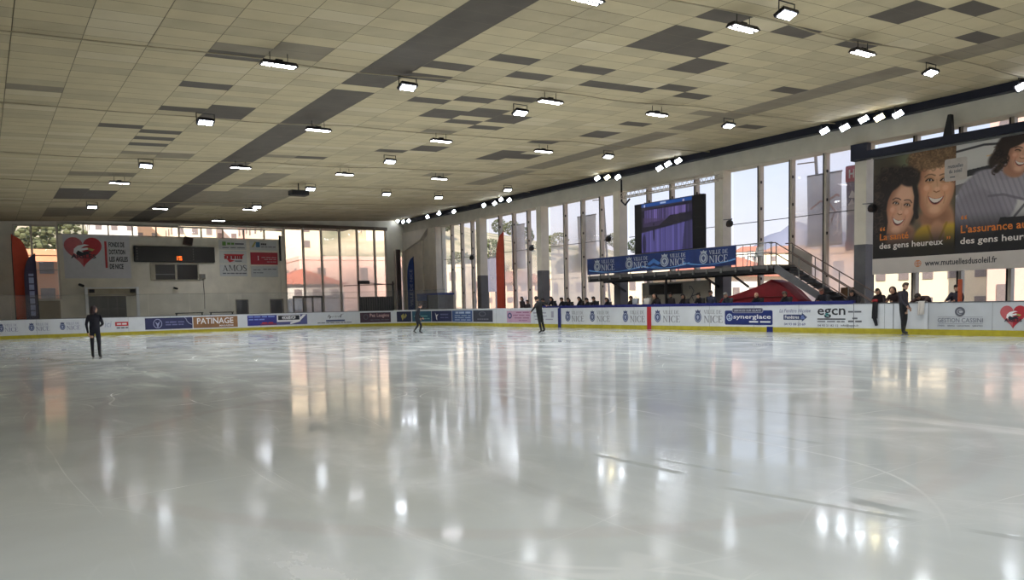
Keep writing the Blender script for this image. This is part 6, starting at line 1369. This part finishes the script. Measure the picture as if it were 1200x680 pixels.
MB().flat(join(stroke2([(21.9, 5.2), (21.4, 5.5), (21.0, 5.4), (20.7, 5.0), (20.9, 4.5), (21.3, 4.1)], .09), stroke2([(21.0, 5.5), (20.6, 5.7), (20.5, 5.6)], .1)), lambda x, y: W(x, 30.55, y)).build('figure_print', mat('print_pink', (172, 134, 130), .8), t)
t = tarp(20.26, 19.1, 3.3, 6.8, (74, 66, 80), 'dark outdoor banner with a red top and a white letter beside the last pillar', 30.7)
MB().box(20.26, 19.1, 30.63, 30.64, 6.15, 6.8).build('red_band', mat('print_red', (176, 56, 70), .8), t); MB().box(20.26, 19.1, 30.63, 30.64, 3.3, 3.65).build('red_band', mat('print_red', (176, 56, 70), .8), t)
fl_ = lambda x, y: W(x, 30.62, y)
MB().flat(fit(text2d('H', .03), 20.1, 19.85, 6.3, 6.65), fl_).build('lettering', mat('print_white', (210, 206, 206), .8), t); MB().flat(join(poly([(20.12, 4.75), (19.78, 4.75), (19.78, 5.1), (19.95, 5.45), (20.12, 5.2)]), poly([(20.1, 5.5), (19.8, 5.45), (19.78, 5.6), (19.95, 5.8)])), fl_).build('white_mark', mat('print_white', (210, 206, 206), .8), t); MB().flat(fit(text2d('@Y', .02), 20.2, 19.8, 4.0, 4.2), fl_).build('lettering', mat('print_white', (210, 206, 206), .8), t)
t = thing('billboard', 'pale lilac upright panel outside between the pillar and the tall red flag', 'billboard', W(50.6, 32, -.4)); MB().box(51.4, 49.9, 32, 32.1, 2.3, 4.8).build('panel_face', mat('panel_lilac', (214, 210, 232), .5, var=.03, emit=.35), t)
for u in (51.2, 50.1): MB().box(u-.06, u+.06, 32.1, 32.2, -.4, 4.7).build('post', M_steel, t)
MB().box(51.45, 49.85, 31.98, 32.12, 4.8, 4.88).build('frame', M_dark, t)
for k, (p0, p1, lab) in enumerate((((706, 228), (714, 330), 'slanted grey steel prop outside the pane before the platform'), ((955, 182), (966, 352), 'slanted grey steel prop outside the glazed bay behind the stairs'))):
    a, b = atV(*p0, 31.2), atV(*p1, 31.2); t = thing('steel_prop', lab, 'prop', W(b[0], b[1], -.4)); MB().tube([W(*a)+Vector((0, 0, .4)), W(b[0]+(b[0]-a[0])*.3, 31.2, -.4)], .07, 8).build('tube', M_steel, t)
    MB().bar(W(a[0], 31.2, a[2]-.3), W(a[0]+.9, 31.2, a[2]-.25), .05, .05).build('brace', M_steel, t); MB().box(b[0]-.4, b[0]+.4, 31.0, 31.4, -.4, -.3).build('foot', M_dark, t)

# ------------------------------------------------------------------ sun, sky, camera, view
w = bpy.data.worlds.new('sky'); sc.world = w; w.use_nodes = True; nt = w.node_tree; bg = nt.nodes['Background']
tc = nt.nodes.new('ShaderNodeTexCoord'); sx = nt.nodes.new('ShaderNodeSeparateXYZ'); cr = nt.nodes.new('ShaderNodeValToRGB')
nt.links.new(tc.outputs['Generated'], sx.inputs[0]); nt.links.new(sx.outputs[2], cr.inputs[0])
e = cr.color_ramp.elements; e[0].position = 0.0; e[0].color = lin((226, 222, 226))+(1,); e[1].position = .6; e[1].color = lin((150, 184, 226))+(1,)
k_ = e.new(.11); k_.color = lin((212, 218, 232))+(1,); k_ = e.new(.17); k_.color = lin((200, 212, 236))+(1,)
nt.links.new(cr.outputs[0], bg.inputs[0]); bg.inputs[1].default_value = SKY
sd = bpy.data.lights.new('sun', 'SUN'); sd.energy = SUN; sd.color = (1, .91, .80); sd.angle = .01
so = bpy.data.objects.new('sun', sd); COL.objects.link(so); so.location = (-30, 20, 60)
dv_ = Vector((.62, -.50, -.52)).normalized()    # travels along +U and +V
so.rotation_euler = dv_.to_track_quat('-Z', 'Y').to_euler()
cd = bpy.data.cameras.new('camera'); co = bpy.data.objects.new('camera', cd); COL.objects.link(co)
cd.sensor_width = 36; cd.lens = F/1200*36; cd.shift_y = (CY-340)/1200; cd.clip_end = 6000; cd.clip_start = .05
fl = lambda a: Vector((a[0], -a[1], a[2]))
R_ = fl(RR); U_ = fl(UU); B_ = -fl(fw)
M4 = Matrix(((R_.x, U_.x, B_.x, 0), (R_.y, U_.y, B_.y, 0), (R_.z, U_.z, B_.z, EYE), (0, 0, 0, 1)))
co.matrix_world = M4; sc.camera = co
sc.view_settings.view_transform = 'Standard'; sc.view_settings.look = 'None'; sc.view_settings.gamma = 1; sc.view_settings.use_curve_mapping = False
sc.view_settings.exposure = EXPO
sc.cycles.use_denoising = True; sc.cycles.max_bounces = 8; sc.cycles.transparent_max_bounces = 16; sc.cycles.sample_clamp_indirect = 4; sc.cycles.use_light_tree = True
sc.cycles.caustics_reflective = False; sc.cycles.caustics_refractive = False
